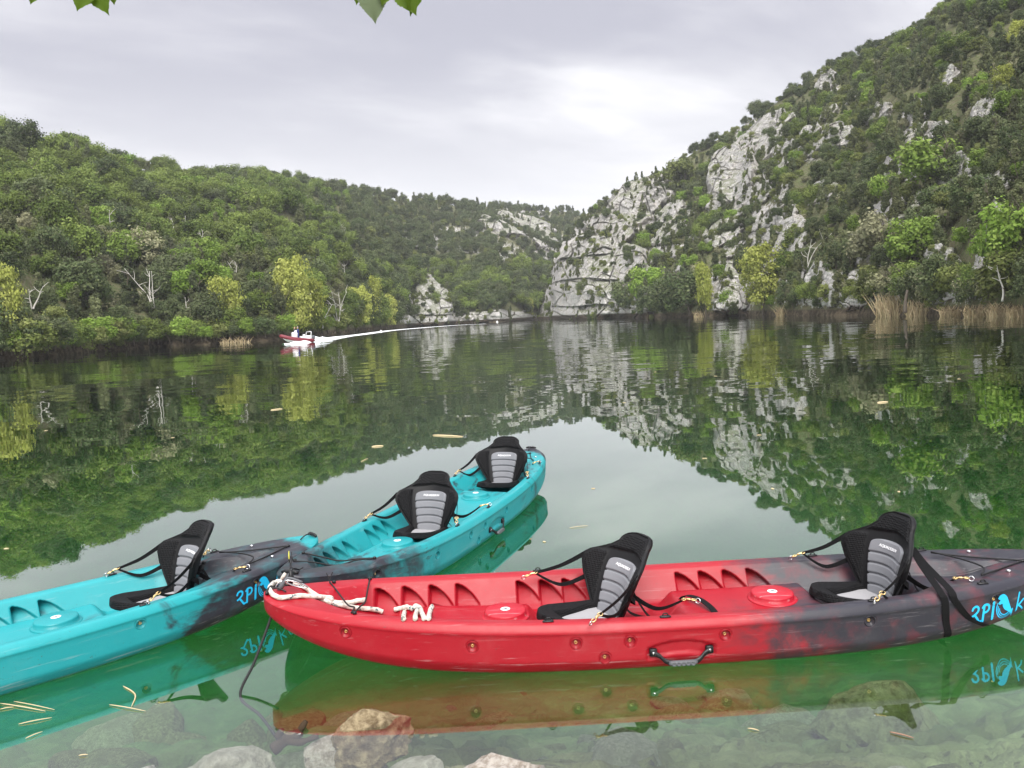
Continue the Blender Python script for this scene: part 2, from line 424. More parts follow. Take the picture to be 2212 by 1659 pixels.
# ------------------------------------------------------------------ limestone outcrops
def outcrop(hill, x, y, wpx, hpx, seed, label, name='rock_outcrop', mat=None, depth=0.10, lean=0.45, block=None, group='limestone outcrops on the slope', cat='rock outcrop', spire=0.25, res=90, ledge=0.0, wild=1.0, push=0.0):
    """bare rock breaking out of the slope: follows the hillside, stands proud of it, fractured into blocks"""
    C0, t0 = hill.find(x, y); dist = math.hypot(C0[0], C0[1]); w = wpx*dist/FPX*1.5; h = hpx*dist/FPX*1.5; az0 = math.atan2(C0[0], C0[1])
    bl, b1 = block or (max(w, h)*0.12, max(w, h)*0.09)
    nu = max(40, int(res*min(1.3, math.sqrt(w/h)))); nv = max(40, int(res*min(1.3, math.sqrt(h/w))))
    u = np.linspace(-1, 1, nu); v = np.linspace(-1, 1, nv); U, W_ = np.meshgrid(u, v, indexing='ij'); X = U*w/2; Z = W_*h/2
    lim = np.zeros(nu); base = np.zeros_like(X); ts = np.linspace(0, 1.12, 220); slope = np.zeros(nu)
    for i in range(nu):
        Pc = hill.pts(np.full(220, az0+u[i]*w/2/dist), ts); zc = np.maximum.accumulate(Pc[:, 2])+np.arange(220)*1e-5; rc = np.hypot(Pc[:, 0], Pc[:, 1])
        lim[i] = zc[195]; base[i] = np.interp(C0[2]+v*h/2, zc, rc); slope[i] = np.clip((base[i, -1]-base[i, 0])/h, 0, 2.5)
    sh = X.shape; X, Z, U, W_ = X.ravel(), Z.ravel(), U.ravel(), W_.ravel(); sl = np.repeat(slope, nv)
    P = np.stack([X, Z, np.full_like(X, seed*3.7)], 1)
    wob = fbm(np.stack([U*1.6, W_*1.6, 0*U+seed*7.1], 1), 4); wob2 = fbm(P/bl*0.8+3, 3)
    uu = np.abs(U)*(1+spire*(W_+1)/2); m = 1-(uu**2+np.abs(W_)**2)*1.15+wild*(1.1*wob+.35*wob2)
    m = np.minimum(m, (1-np.maximum(np.abs(U), np.abs(W_)))*6-.35)
    m = np.minimum(m, (np.repeat(lim, nv)+.4-(C0[2]+Z))*.25)
    face = (W_+1)/2*h*np.clip(sl-lean, 0, 1.2)*.75+depth*min(w, h)
    dep = np.where(m > 0, face*sst(0, .42, m)+.25, m*3.0)
    q = np.stack([X/bl+0.45*fbm(P/bl*.7, 2), Z/b1+0.35*fbm(P/bl*.6+5, 2)+0.15*X/bl], 1); f1, f2, idv = cells(q); crack = sst(0.0, 0.09, f2-f1)
    q2 = np.stack([X/(bl*2.6)+3+.3*Z/(bl*3), Z/(b1*3.6)+0.6*fbm(P/bl*.3+9, 2)], 1); g1, g2, gid = cells(q2); crack2 = sst(0, 0.045, g2-g1)
    q3 = np.stack([X/(bl*.42), Z/(b1*.5)+.2*X/bl], 1); h1, h2, hid = cells(q3)
    rel = 0.42*b1*(idv-0.5)+1.25*b1*(gid-0.5)+0.22*b1*(hid-.5)-(1-crack)*0.10*b1-(1-crack2)*0.55*b1+fbm(P/bl*2.5, 4)*0.24*b1+fbm(P/bl*.5+8, 3)*.9*b1
    lj = np.zeros_like(X)
    if ledge > 0:
        sy = Z/(b1*2.4)+0.55*fbm(P/bl*[0.16, 0.6, 1], 3)+0.08*X/bl; fr = sy-np.floor(sy); gate = sst(-.35, .25, fbm(P/bl*[.12, .5, 1]+2, 2)); rel = rel+ledge*b1*1.3*(-fr**5+.2)*gate; lj = sst(.90, .98, fr)*gate*.9
    dep = dep+rel*sst(-.25, .15, m)
    r_ = base.ravel()-dep-push; az = az0+X/dist; V = np.stack([r_*np.sin(az)-C0[0], r_*np.cos(az)-C0[1], Z], 1)
    F = grid_faces(*sh); F = F[m[F].max(1) > -.22]
    lab = np.arange(len(m))      # keep the one connected body of rock
    for it in range(600):
        mn = lab[F].min(1); new = lab.copy(); np.minimum.at(new, F.ravel(), np.repeat(mn, 4)); new = new[new]
        if (new == lab).all(): break
        lab = new
    cnt = np.bincount(lab[F[:, 0]], minlength=len(m)); F = F[lab[F[:, 0]] == cnt.argmax()]
    us = np.unique(F); rm = np.zeros(len(m), int); rm[us] = np.arange(len(us)); F = rm[F]; V = V[us]; jt = np.clip((1-crack2)*.9+(1-crack)*.45+(ledge > 0)*lj, 0, 1)[us]; m = m[us]
    o = link(name, mesh_np(name, V, F, mat or M_ROCK, False, attrs={'joint': jt}), None, C0)
    OUTCROPS.append((o, V[m > .05]+C0)); return tag(o, label, cat, group)
OUTCROPS = []
for q in [
    (1266, 606, 140, 165, 2, 'massive pale layered cliff dropping straight into the lake at the bend', dict(name='cliff', res=230, depth=.05, lean=.15, wild=.6, cat='cliff', spire=.5, block=(4.2, 2.4), group=None, ledge=.7)),
    (1335, 615, 120, 140, 31, 'pale cliff wall with dark ledges behind the waterside bushes', dict(name='cliff', res=150, depth=.05, wild=.7, lean=.2, cat='cliff', block=(3.4, 2.0), group=None, ledge=.6)),
    (1312, 515, 90, 90, 3, 'broken cliff band above the layered lake cliff', dict(name='cliff', res=120, depth=.12, lean=.5, cat='cliff', group=None, block=(2.6, 1.6))),
    (1378, 438, 120, 92, 4, 'pinkish grey cliff under the skyline trees left of the slope', dict(name='cliff', res=140, depth=.14, lean=.4, cat='cliff', group=None, block=(2.4, 2.2))),
    (1585, 385, 105, 118, 5, 'tall cracked limestone buttress in the upper middle of the slope', dict(res=130, depth=.10, lean=.35, spire=.5)),
    (1648, 292, 100, 66, 6, 'knobbly limestone crag high on the slope above the tall buttress', dict(res=110)),
    (1690, 478, 72, 60, 7, 'upper half of the bright slanting limestone rib', dict(res=110, spire=.5)),
    (1655, 525, 70, 66, 8, 'lower stepped half of the bright slanting limestone rib', dict(res=110)),
    (1805, 300, 54, 48, 9, 'smooth bright boulder face alone among the upper junipers', dict(depth=.15)),
    (1990, 308, 84, 54, 10, 'broad whitish outcrop high on the slope near the frame edge', dict(depth=.12)),
    (1975, 250, 26, 46, 11, 'narrow pale fin of rock above the broad whitish outcrop', {}),
    (2112, 405, 78, 46, 12, 'reddish topped outcrop among the trees near the right frame edge', {}),
    (2120, 355, 24, 26, 13, 'small white round boulder above the reddish topped outcrop', dict(depth=.20)),
    (1580, 632, 82, 98, 14, 'cone shaped limestone rock standing on the waterline beside the willow', dict(res=130, spire=.8, depth=.12, push=-1.5)),
    (1775, 630, 90, 56, 15, 'low grey white rocks on the shore between willow and reeds', dict(res=110, push=-.8)),
    (1845, 632, 66, 60, 16, 'grey shore rock with dark hollows left of the reeds', dict(res=100, push=-.8)),
    (1955, 638, 34, 26, 17, 'rounded pinkish boulder rising out of the tan reeds', dict(depth=.22, push=-.6)),
    (2020, 640, 60, 34, 18, 'long grey boulder right of the pinkish reed boulder', dict(depth=.17, push=-.6)),
    (1440, 505, 66, 44, 19, 'small ledgy outcrop right of the pinkish cliff foot', {}),
    (1555, 500, 56, 38, 20, 'small ledgy outcrop in the bushes below the tall buttress', {}),
    (1895, 488, 90, 26, 21, 'low pale rock step above the pale bush', {}),
    (1730, 565, 20, 62, 22, 'thin upright rock fin beside the willow', {}),
    (1785, 190, 36, 44, 23, 'stacked knob of rock close below the skyline', dict(depth=.17)),
    (1890, 372, 56, 34, 24, 'half hidden pale rock in the middle of the upper slope', {}),
    (1845, 412, 40, 34, 25, 'small pale rock below the half hidden rock', {}),
    (1942, 132, 34, 30, 26, 'pale rock high up under the skyline', {}),
    (1740, 335, 60, 30, 27, 'grey rock ledge left of the smooth bright boulder', {}),
    (1395, 600, 44, 50, 28, 'bright rock corner above the dark waterside bushes', {})]:
    outcrop(right, *q[:6], **q[6])
for i in range(85):     # small bare rocks all over the lower and middle slope
    x_ = 1430+R.rand()*760; y_ = 655-R.rand()**.8*np.interp(x_, [1430, 1700, 2200], [190, 400, 560]); w_ = 16+40*R.rand()**1.4
    outcrop(right, x_, y_, w_, w_*(.6+.7*R.rand()), 60+i, 'small pale rock showing between the bushes of the right slope', res=44, group='small rocks scattered on the right slope', depth=.16)
for q in [
    (924, 648, 104, 110, 41, 'bright layered cliff triangle rising from the far left shore', dict(name='cliff', res=150, depth=.03, lean=.75, spire=1.3, wild=.9, cat='cliff', group=None, mat=M_FARROCK, block=(3.0, 1.5), ledge=.6)),
    (1075, 683, 150, 26, 42, 'low pale cliff band along the far shore at the bend', dict(name='cliff', res=120, depth=.10, lean=.1, cat='cliff', group=None, mat=M_FARROCK, block=(3.5, 1.6), push=-1)),
    (960, 690, 110, 26, 43, 'low cliff foot below the bright cliff triangle', dict(name='cliff', res=110, depth=.10, lean=.1, cat='cliff', group=None, mat=M_FARROCK, block=(3.0, 1.4), push=-1)),
    (1112, 482, 130, 62, 44, 'pinkish bare crag near the far skyline', dict(res=120, mat=M_FARROCK, depth=.1, lean=.8, group='crags on the far hillside')),
    (1178, 522, 46, 56, 45, 'steep bare rib running down toward the bend', dict(res=90, mat=M_FARROCK, depth=.1, lean=.7, group='crags on the far hillside')),
    (900, 520, 90, 28, 47, 'long broken rock band in the far scrub', dict(res=90, mat=M_FARROCK, depth=.08, lean=.8, group='crags on the far hillside')),
    (1000, 535, 100, 26, 48, 'paler end of the broken rock band in the far scrub', dict(res=90, mat=M_FARROCK, depth=.08, lean=.8, group='crags on the far hillside')),
    (1105, 560, 70, 24, 49, 'short rock step above the dark far wood', dict(res=70, mat=M_FARROCK, depth=.1, lean=.6, group='crags on the far hillside'))]:
    outcrop(left, *q[:6], **q[6])
# ------------------------------------------------------------------ trees
def crown_mesh(name, mat, h, w, lobes, leaves, leaf, seed, form='round', base=0.22, droop=0.0):
    r = np.random.RandomState(seed); V = []; tone = []
    sk = r.normal(size=3)*[.10, .10, 0]; ex = 1+.22*r.normal(size=2)
    for i in range(lobes):
        f = (i+0.5)/lobes
        if form == 'round':
            zc = base*h+(h*(1-base))*(0.18+0.66*r.rand()); k = (zc-base*h)/(h*(1-base)); env = math.sqrt(max(0.05, 1-((k-0.42)/0.62)**2))
        elif form == 'cone':
            k = 0.04+0.86*f; zc = base*h+(h*(1-base))*k; env = (1-k)**0.75*0.95+0.10
        else:
            k = 0.08+0.8*r.rand(); zc = base*h+h*(1-base)*k; env = 0.55+0.5*math.sin(math.pi*min(1, k*1.1))
        a = r.rand()*6.283; rr = w/2*env*(0.35+0.45*math.sqrt(r.rand())); c = np.array([rr*math.cos(a), rr*math.sin(a), zc])*[1, 1, 1]; c[:2] *= ex; c[2] += h*.07*r.normal(); c += sk*c[2]
        ls = (w*0.175*(0.55+0.9*r.rand()))*(0.7 if form == 'cone' else 1.0); lt = r.rand()*0.45
        D = r.normal(size=(leaves, 3)); D /= np.linalg.norm(D, axis=1)[:, None]
        rad_ = ls*(0.55+0.6*r.rand(leaves)**1.3)*np.where(r.rand(leaves) < .07, 1.45, 1.0)*(1+.45*fbm(D*1.3+seed+i*3.1, 2)); Pn = c+D*rad_[:, None]*np.array([1.1, 1.1, 0.85 if form != 'cone' else 1.35])
        Pn[:, 2] -= droop*np.linalg.norm(Pn[:, :2], axis=1)*0.3
        N = D+0.42*r.normal(size=(leaves, 3))+np.array([0, 0, 0.30]); N /= np.linalg.norm(N, axis=1)[:, None]
        T = np.cross(N, r.normal(size=(leaves, 3))); T /= np.linalg.norm(T, axis=1)[:, None]; B = np.cross(N, T)
        s_ = leaf*(0.55+0.9*r.rand(leaves))[:, None]
        asp = (0.45+0.4*r.rand(leaves))[:, None]
        q = np.stack([Pn-T*s_, Pn-B*s_*asp, Pn+T*s_, Pn+B*s_*asp+N*s_*0.2], 1)
        V.append(q.reshape(-1, 3)); tone.append(np.repeat(np.clip(lt+0.5*r.rand(leaves), 0, 1), 4))
    V = np.concatenate(V); F = np.arange(len(V)).reshape(-1, 4)
    return mesh_np(name, V, F, mat, False, attrs={'tone': np.concatenate(tone)})
def trunk_mesh(name, h, r0, seed, mat, limbs=6, spread=0.5, crown0=0.25, n=6):
    r = np.random.RandomState(seed); mb = MB(); P = [np.array([0, 0, -0.4])]; d = np.array([r.normal()*.06, r.normal()*.06, 1])
    for i in range(6):
        P.append(P[-1]+d*(h*0.9+0.4)/6); d = d+np.array([r.normal()*.14, r.normal()*.14, 0])
    P = catmull(P, 3); mb.tube(P, np.linspace(r0, r0*0.2, len(P)), n)
    for i in range(limbs):
        k = int(len(P)*(crown0+(0.9-crown0)*r.rand())); a = r.rand()*6.283; L = h*spread*(0.35+0.5*r.rand())
        e = P[k]+np.array([math.cos(a)*L, math.sin(a)*L, L*(0.5+0.5*r.rand())]); m_ = (P[k]+e)/2+r.normal(size=3)*L*.10
        Q = catmull([P[k], m_, e], 4); mb.tube(Q, np.linspace(r0*0.45, r0*0.10, len(Q)), 5)
    return mb.mesh(name, mat)
KINDS = []   # (crown mesh, trunk mesh, nominal height, label stub)
def kind(key, n, *a, tr=(0.10, 6, 0.5), bark=None, **kw):
    out = []
    for i in range(n):
        cm = crown_mesh('crown', *a, 100*len(KINDS)+i, **kw); tm = trunk_mesh('trunk', a[1], tr[0], 50*len(KINDS)+i, bark or M_BARK, tr[1], tr[2])
        out.append((cm, tm))
    KINDS.append((key, out, a[1])); return out
#            key      n  mat       h    w    lobes leaves leaf
K_OAK = kind('oak', 5, M_OAK, 4.6, 4.6, 35, 166, 0.143, form='round', tr=(.13, 7, .5))
K_HOLM = kind('holm oak', 5, M_HOLM, 4.2, 4.4, 35, 166, 0.124, form='round', base=.12, tr=(.12, 7, .5))
K_JUN = kind('juniper', 5, M_JUN, 4.4, 2.3, 32, 140, 0.118, form='cone', base=.06, tr=(.08, 4, .25))
K_SHRUB = kind('shrub', 5, M_SHRUB, 2.5, 3.0, 24, 148, 0.105, form='wide', base=.05, tr=(.06, 6, .5))
K_PALE = kind('pale shrub', 2, M_PALE, 2.6, 2.9, 24, 148, 0.099, form='wide', base=.05, tr=(.06, 6, .5))
K_WIL = kind('willow', 2, M_WILLOW, 6.0, 4.2, 40, 192, 0.124, form='wide', base=.20, tr=(.13, 8, .4))
K_BRI = kind('bright tree', 2, M_BRIGHT, 4.2, 4.0, 32, 166, 0.136, form='round', tr=(.10, 6, .5))
def add_tree(name, P, k, i, sc, rz, label, group, cat='tree', bend=(0, 0)):
    o = thing(name, label, cat, P, rz, group); o.scale = (sc*(0.9+.2*rnd.random()), sc*(0.9+.2*rnd.random()), sc); o.rotation_euler = (bend[0], bend[1], rz)
    cm, tm = k[i % len(k)]
    link('trunk', tm, o); link('crown', cm, o)
    return o
def plant(hill, x, y_base, hpx, k, nom, label, name='tree', cat='tree', group=None, i=0, wide=1.0, fwd=0.0):
    """a tree set on the slope where the line of sight through (x, y_base) meets it; hpx = its height"""
    P, t_ = hill.find(x, y_base); dist = math.hypot(P[0], P[1]); sc = hpx*dist/FPX/nom
    az = math.atan2(P[0], P[1]); P = P-fwd*np.array([math.sin(az), math.cos(az), 0]); P[2] -= 0.05
    o = add_tree(name, P, k, i, sc, rnd.random()*6.28, label, group, cat); o.scale = (sc*wide, sc*wide, sc); return o

# ---- trees that stand out
plant(left, 640, 728, 166, K_WIL, 6.0, 'tall yellow green poplar rising behind the motorboat', 'poplar_tree', wide=.62, i=0)
plant(left, 672, 725, 112, K_WIL, 6.0, 'yellow green tree leaning on the tall poplar behind the motorboat', 'poplar_tree', wide=.7, i=1)
plant(left, 490, 738, 122, K_WIL, 6.0, 'golden yellow tree above the brown bank left of the motorboat', 'poplar_tree', wide=.7, i=1)
plant(left, 638, 732, 90, K_WIL, 6.0, 'round pale yellow green tree directly behind the motorboat', 'willow_tree', wide=.85, i=1)
plant(left, 774, 716, 92, K_WIL, 6.0, 'round yellow green willow behind the white wake', 'willow_tree', wide=.8, i=0)
plant(left, 806, 713, 104, K_WIL, 6.0, 'taller yellow green willow between two others behind the wake', 'willow_tree', wide=.55, i=1)
plant(left, 835, 711, 78, K_WIL, 6.0, 'last yellow green willow before the bright cliff triangle', 'willow_tree', wide=.7, i=0)
plant(left, 12, 770, 165, K_WIL, 6.0, 'yellow green tree cut by the left frame edge', 'willow_tree', wide=.55, i=1)
plant(right, 1648, 678, 142, K_WIL, 6.0, 'big yellow green willow at the waterline beside the cone rock', 'willow_tree', wide=.85, i=0, fwd=1.0)
plant(right, 1525, 682, 104, K_WIL, 6.0, 'slim yellow green willow left of the cone rock', 'willow_tree', wide=.5, i=1, fwd=1)
plant(right, 2165, 215, 62, K_WIL, 6.0, 'yellow crowned tree high up by the right frame edge', 'oak_tree', wide=.8, i=0)
plant(right, 2190, 105, 44, K_WIL, 6.0, 'small yellow green tree at the top right corner', 'oak_tree', wide=.9, i=1)
plant(right, 1895, 560, 90, K_PALE, 2.6, 'large pale cream bush in the middle of the right slope', 'bush', 'bush', wide=1.0)
plant(right, 1975, 585, 95, K_BRI, 4.2, 'vivid green tree beside the pale cream bush', wide=1.0)
plant(right, 2200, 600, 130, K_BRI, 4.2, 'large vivid green tree cut by the right frame edge', wide=.9, i=1)
plant(right, 2020, 420, 95, K_BRI, 4.2, 'spreading bright green pine above the pale cream bush', 'pine_tree', wide=1.25, i=1)
plant(right, 1400, 660, 80, K_BRI, 4.2, 'bright green bush against the lake cliff', 'bush', 'bush', wide=.9)
for x, b, h_, l in ((1370, 680, 66, 'first dark green bush from the lake cliff along the waterline'), (1412, 682, 62, 'second dark green bush from the lake cliff along the waterline'), (1450, 682, 74, 'big dark bush in the middle of the waterside bushes'), (1490, 683, 90, 'darkest waterside bush next to the slim willow')):
    plant(right, x, b, h_, K_HOLM, 4.2, l, 'bush', 'bush', 'waterside bushes below the cliff', wide=1.1, i=x)
plant(left, 1143, 688, 46, K_WIL, 6.0, 'small yellow green bush at the foot of the great lake cliff', 'bush', 'bush', wide=.6)
plant(right, 1475, 410, 60, K_SHRUB, 2.5, 'olive bush left of the tall buttress', 'bush', 'bush')
plant(left, 300, 575, 70, K_PALE, 2.6, 'wide pale olive tree in the middle of the left wood', wide=1.1)
for i, (x, b, h_) in enumerate(((45, 338, 66), (158, 345, 50), (1634, 246, 32))):
    plant([left, left, right][i], x, b, h_, [K_HOLM, K_OAK, K_HOLM][i], 4.3, ['dark pointed tree on the skyline at the left frame edge', 'thin crowned tree standing above the left skyline', 'round dark tree alone on the right skyline'][i], wide=.9)

# ---- dead trees
def snag_mesh(h, seed, trunks=1, mat=None):
    r = np.random.RandomState(seed); mb = MB()
    for k in range(trunks):
        a = r.rand()*6.28; lean = 0.12 if trunks == 1 else 0.35
        P = [np.array([0.12*k, 0, -.3])]; d = np.array([math.cos(a)*lean, math.sin(a)*lean, 1.0])
        for i in range(5): P.append(P[-1]+d*h/5*(0.8+.4*r.rand())); d = d+r.normal(size=3)*[.16, .16, 0]
        P = catmull(P, 3); mb.tube(P, np.linspace(0.075, 0.02, len(P)), 5)
        for j in range(5):
            q = int(len(P)*(.3+.6*r.rand())); a = r.rand()*6.28; L = h*(.12+.2*r.rand())
            e = P[q]+np.array([math.cos(a)*L, math.sin(a)*L, L*(.2+r.rand())]); mb.tube(catmull([P[q], (P[q]+e)/2+r.normal(size=3)*.08*L, e], 3), np.linspace(.03, .01, 7), 4)
    return mb.mesh('dead_tree', mat or M_SNAG)
def snag(hill, x, y, hpx, seed, label, trunks=1, group=None):
    P, t_ = hill.find(x, y); dist = math.hypot(P[0], P[1]); h = hpx*dist/FPX; az = math.atan2(P[0], P[1])
    return tag(link('dead_tree', snag_mesh(h, seed, trunks), None, P-2.2*np.array([math.sin(az), math.cos(az), -0.3])), label, 'dead tree', group)
snag(left, 330, 680, 70, 1, 'bleached forked dead tree in the left wood', 3)
snag(left, 728, 712, 64, 2, 'bare white many stemmed trunk at the shore behind the wake', 4)
snag(left, 698, 718, 50, 5, 'pale straight trunk between the poplar and the bare white stems', 1)
snag(right, 2140, 590, 58, 3, 'white branched dead tree near the right frame edge', 3)
snag(right, 2165, 672, 60, 4, 'thin bare stem standing in the shore reeds', 1)
snag(right, 1745, 590, 60, 6, 'grey twisted dead trunk right of the willow', 2)
for i in range(14):
    x = 30+R.rand()*760; y = 470+R.rand()*230
    snag(left, x, y, 20+R.rand()*24, 10+i, 'thin grey bare stem showing through the left wood', 1+i % 2, 'bare stems in the left wood')

# ---- the woods: the nearest trees one by one, the rest as a mass
def ok(ell, P, keep):
    m = ell_mask([(a, b+.25*d_, c*1.2, d_*1.4, e_) for a, b, c, d_, e_ in ell], P); return R.rand(len(P)) > np.clip(m*1.15, 0, 1)*keep
def candidates(hill, spacing, n, ell, azr, tmin=0.006):
    out = []; cellset = {}
    az = azr[0]+(azr[1]-azr[0])*R.rand(n); r0 = np.interp(az, *hill.sh); r1 = np.maximum(np.interp(az, *hill.r1), r0+6)
    rr = np.sqrt(r0**2+(r1**2-r0**2)*R.rand(n)); tt = np.clip((rr-r0)/(r1-r0), tmin, 1.0)
    P = hill.pts(az, tt); good = ok(ell, P, 0.96)
    for p, t_, g in zip(P, tt, good):
        if not g: continue
        d_ = math.hypot(p[0], p[1]); sp = spacing*(0.75+d_/420)
        key = (int(p[0]/sp), int(p[1]/sp)); c = cellset.get(key, 0)
        if c >= 1: continue
        cellset[key] = c+1; out.append((p, t_))
    return out
def pick_left(p, t_):
    x, y = proj(p); x = x[0]; y = y[0]; q = R.rand(); g = vnoise(np.array([[p[0]*.05, p[1]*.05, 1.0]]))[0]
    far = x > 760
    if far and y < 590: return (1 if q < .45 else 2 if q < .7 else 3, .62+.4*R.rand())
    if far: return (1 if q < .75 else 0, .85+.4*R.rand())
    if y < 470: return (0 if q < .50+.3*g else 1 if q < .68 else 2 if q < .84 else 3 if q < .93 else 6, .42+.66*R.rand()**1.5)
    return (2 if q < .30-.2*g else 3 if q < .50 else 0 if q < .66+.2*g else 1 if q < .86 else 4 if q < .93 else 6, .36+.66*R.rand()**1.4)
def pick_right(p, t_):
    if t_ > .9: return (1 if R.rand() < .5 else 3, .30+.35*R.rand())
    q = R.rand(); g = vnoise(np.array([[p[0]*.06, p[1]*.06, 5.0]]))[0]
    return (2 if q < .50-.15*g else 3 if q < .70 else 1 if q < .84 else 0 if q < .90+.1*g else 4 if q < .95 else 6, .34+.42*R.rand()**1.2)
LAB = {0: ('oak_tree', 'leafy mid green oak'), 1: ('holm_oak_tree', 'dark grey green rounded holm oak'), 2: ('juniper_tree', 'ragged upright juniper'), 3: ('bush', 'low olive green bush'), 4: ('bush', 'pale greyish bush'), 6: ('tree', 'fresh green tree')}
def wood(hill, ell, azr, spacing, n, n_single, pick, where, stuffname, stufflabel, maxpx):
    cand = []
    for p, t_ in candidates(hill, spacing, n, ell, azr):
        k, sc = pick(p, t_); hh = KINDS[k][2]*sc; x, y = proj(p)
        vis = (-40 < x[0] < 2250) and (y[0] > -60)
        cand.append((hh/np.linalg.norm(p-np.array([0, 0, H])) if vis else 0, p, k, sc, R.randint(0, 9), R.rand()*6.28))
    cand.sort(key=lambda c: -c[0])
    for s_, p, k, sc, i, rz in cand[:n_single]:
        nm, lb = LAB[k]
        add_tree(nm, p-np.array([0, 0, .08]), KINDS[k][1], i, sc, rz, lb+' '+where, lb+'s '+where, 'bush' if nm == 'bush' else 'tree', (R.normal()*.08, R.normal()*.08))
    mass(stuffname, stufflabel, cand[n_single:])
    print(stuffname, len(cand))
def mass(stuffname, stufflabel, rest):
    used = {o.data: o for o in bpy.data.objects if o.type == 'MESH'}
    AV = [[i for i, (cm, tm) in enumerate(ms) if cm in used] for key, ms, hh in KINDS]
    rest = [(c[0], c[1], c[2] if AV[c[2]] else 1, c[3], c[4], c[5]) for c in rest]
    kd = [c[2]*10+AV[c[2]][c[4] % len(AV[c[2]])] for c in rest]
    me = bpy.data.meshes.new(stuffname); me.vertices.add(len(rest))
    me.vertices.foreach_set('co', np.array([c[1]-np.array([0, 0, .1]) for c in rest], dtype=np.float32).ravel())
    for nm, ty, arr in (('sc', 'FLOAT', [c[3] for c in rest]), ('rz', 'FLOAT', [c[5] for c in rest]), ('kd', 'INT', kd)):
        a = me.attributes.new(nm, ty, 'POINT'); a.data.foreach_set('value', arr)
    ob = tag(link(stuffname, me), stufflabel, 'woodland', None, 'stuff')
    gt = bpy.data.node_groups.new(stuffname, 'GeometryNodeTree')
    gt.interface.new_socket('Geometry', in_out='INPUT', socket_type='NodeSocketGeometry'); gt.interface.new_socket('Geometry', in_out='OUTPUT', socket_type='NodeSocketGeometry')
    N = gt.nodes; L = gt.links; gi = N.new('NodeGroupInput'); go = N.new('NodeGroupOutput'); jn = N.new('GeometryNodeJoinGeometry')
    def named(a, ty):
        q = N.new('GeometryNodeInputNamedAttribute'); q.data_type = ty; q.inputs[0].default_value = a
        return [s for s in q.outputs if s.enabled][0]
    sc_, rz_, kd_ = named('sc', 'FLOAT'), named('rz', 'FLOAT'), named('kd', 'INT')
    cmb = N.new('ShaderNodeCombineXYZ'); L.new(rz_, cmb.inputs[2])
    for k, (key, ms, hh) in enumerate(KINDS):
        for i, (cm, tm) in enumerate(ms):
            if k*10+i not in kd: continue
            src = used[cm]
            oi = N.new('GeometryNodeObjectInfo'); oi.inputs['Object'].default_value = src; oi.inputs['As Instance'].default_value = True; oi.transform_space = 'ORIGINAL'
            cp = N.new('FunctionNodeCompare'); cp.data_type = 'INT'; cp.operation = 'EQUAL'
            ii = [s for s in cp.inputs if s.enabled]; L.new(kd_, ii[0]); ii[1].default_value = k*10+i
            ip = N.new('GeometryNodeInstanceOnPoints'); L.new(gi.outputs[0], ip.inputs['Points']); L.new(cp.outputs[0], ip.inputs['Selection'])
            L.new(oi.outputs['Geometry'], ip.inputs['Instance']); L.new(cmb.outputs[0], ip.inputs['Rotation']); L.new(sc_, ip.inputs['Scale']); L.new(ip.outputs[0], jn.inputs[0])
    L.new(jn.outputs[0], go.inputs[0])
    ob.modifiers.new('scatter', 'NODES').node_group = gt
wood(left, ELL_L, (az_el(-330, 760)[0], az_el(1350, 690)[0]), 1.8, 70000, 92, pick_left, 'on the left shore', 'left_woodland', 'dense mixed woodland covering the left hillside', 0)
wood(right, ELL_R, (az_el(1157, 690)[0], az_el(2520, 690)[0]), 1.6, 70000, 104, pick_right, 'on the right shore slope', 'right_woodland', 'scrubby junipers and bushes covering the rocky right hillside', 0)

# ---- bushes crowding the water's edge
for x in np.arange(-10, 850, 19.0):
    x_ = x+R.normal()*5; yb = np.interp(x_, [0, 100, 200, 300, 450, 600, 700, 760, 830, 900], [774, 768, 759, 750, 742, 733, 724, 716, 709, 703])-4
    k_ = [3, 1, 0, 3, 1, 6, 0][int(R.randint(0, 7))]; nm, lb = LAB[k_]; hp = np.interp(x_, [0, 400, 830], [52, 38, 26])*(.7+.6*R.rand())
    plant(left, x_, yb, hp, KINDS[k_][1], KINDS[k_][2], lb+' on the left shore', nm, 'bush' if nm == 'bush' else 'tree', lb+'s on the left shore', R.randint(0, 5), 1.15, .6)
for x in np.arange(1710, 2225, 27.0):
    x_ = x+R.normal()*7; k_ = [3, 1, 2, 3, 0, 4][int(R.randint(0, 6))]; nm, lb = LAB[k_]
    plant(right, x_, 664-8*R.rand(), (26+30*R.rand())*(1+(x_-1700)/900), KINDS[k_][1], KINDS[k_][2], lb+' on the right shore slope', nm, 'bush' if nm == 'bush' else 'tree', lb+'s on the right shore slope', R.randint(0, 5), 1.0, .2)

# ---- tufts and bushes rooted in the cracks and on the ledges of the bare rock
led = []
for o_, vs in OUTCROPS:
    n_ = int(min(130, len(vs)/150) if o_['category'] == 'cliff' else min(44, 2+len(vs)/380)) if len(vs) > 30 else 0
    for j in R.randint(0, max(len(vs), 1), n_):
        p_ = vs[j]; d_ = math.hypot(p_[0], p_[1]); led.append((0, p_, 2 if R.rand() < .45 else 3 if R.rand() < .8 else 1, (.16+.30*R.rand()**1.5)*(.55+d_/260), R.randint(0, 9), R.rand()*6.28))
mass('ledge_shrubs', 'small bushes rooted on the ledges of the bare cliffs', led)

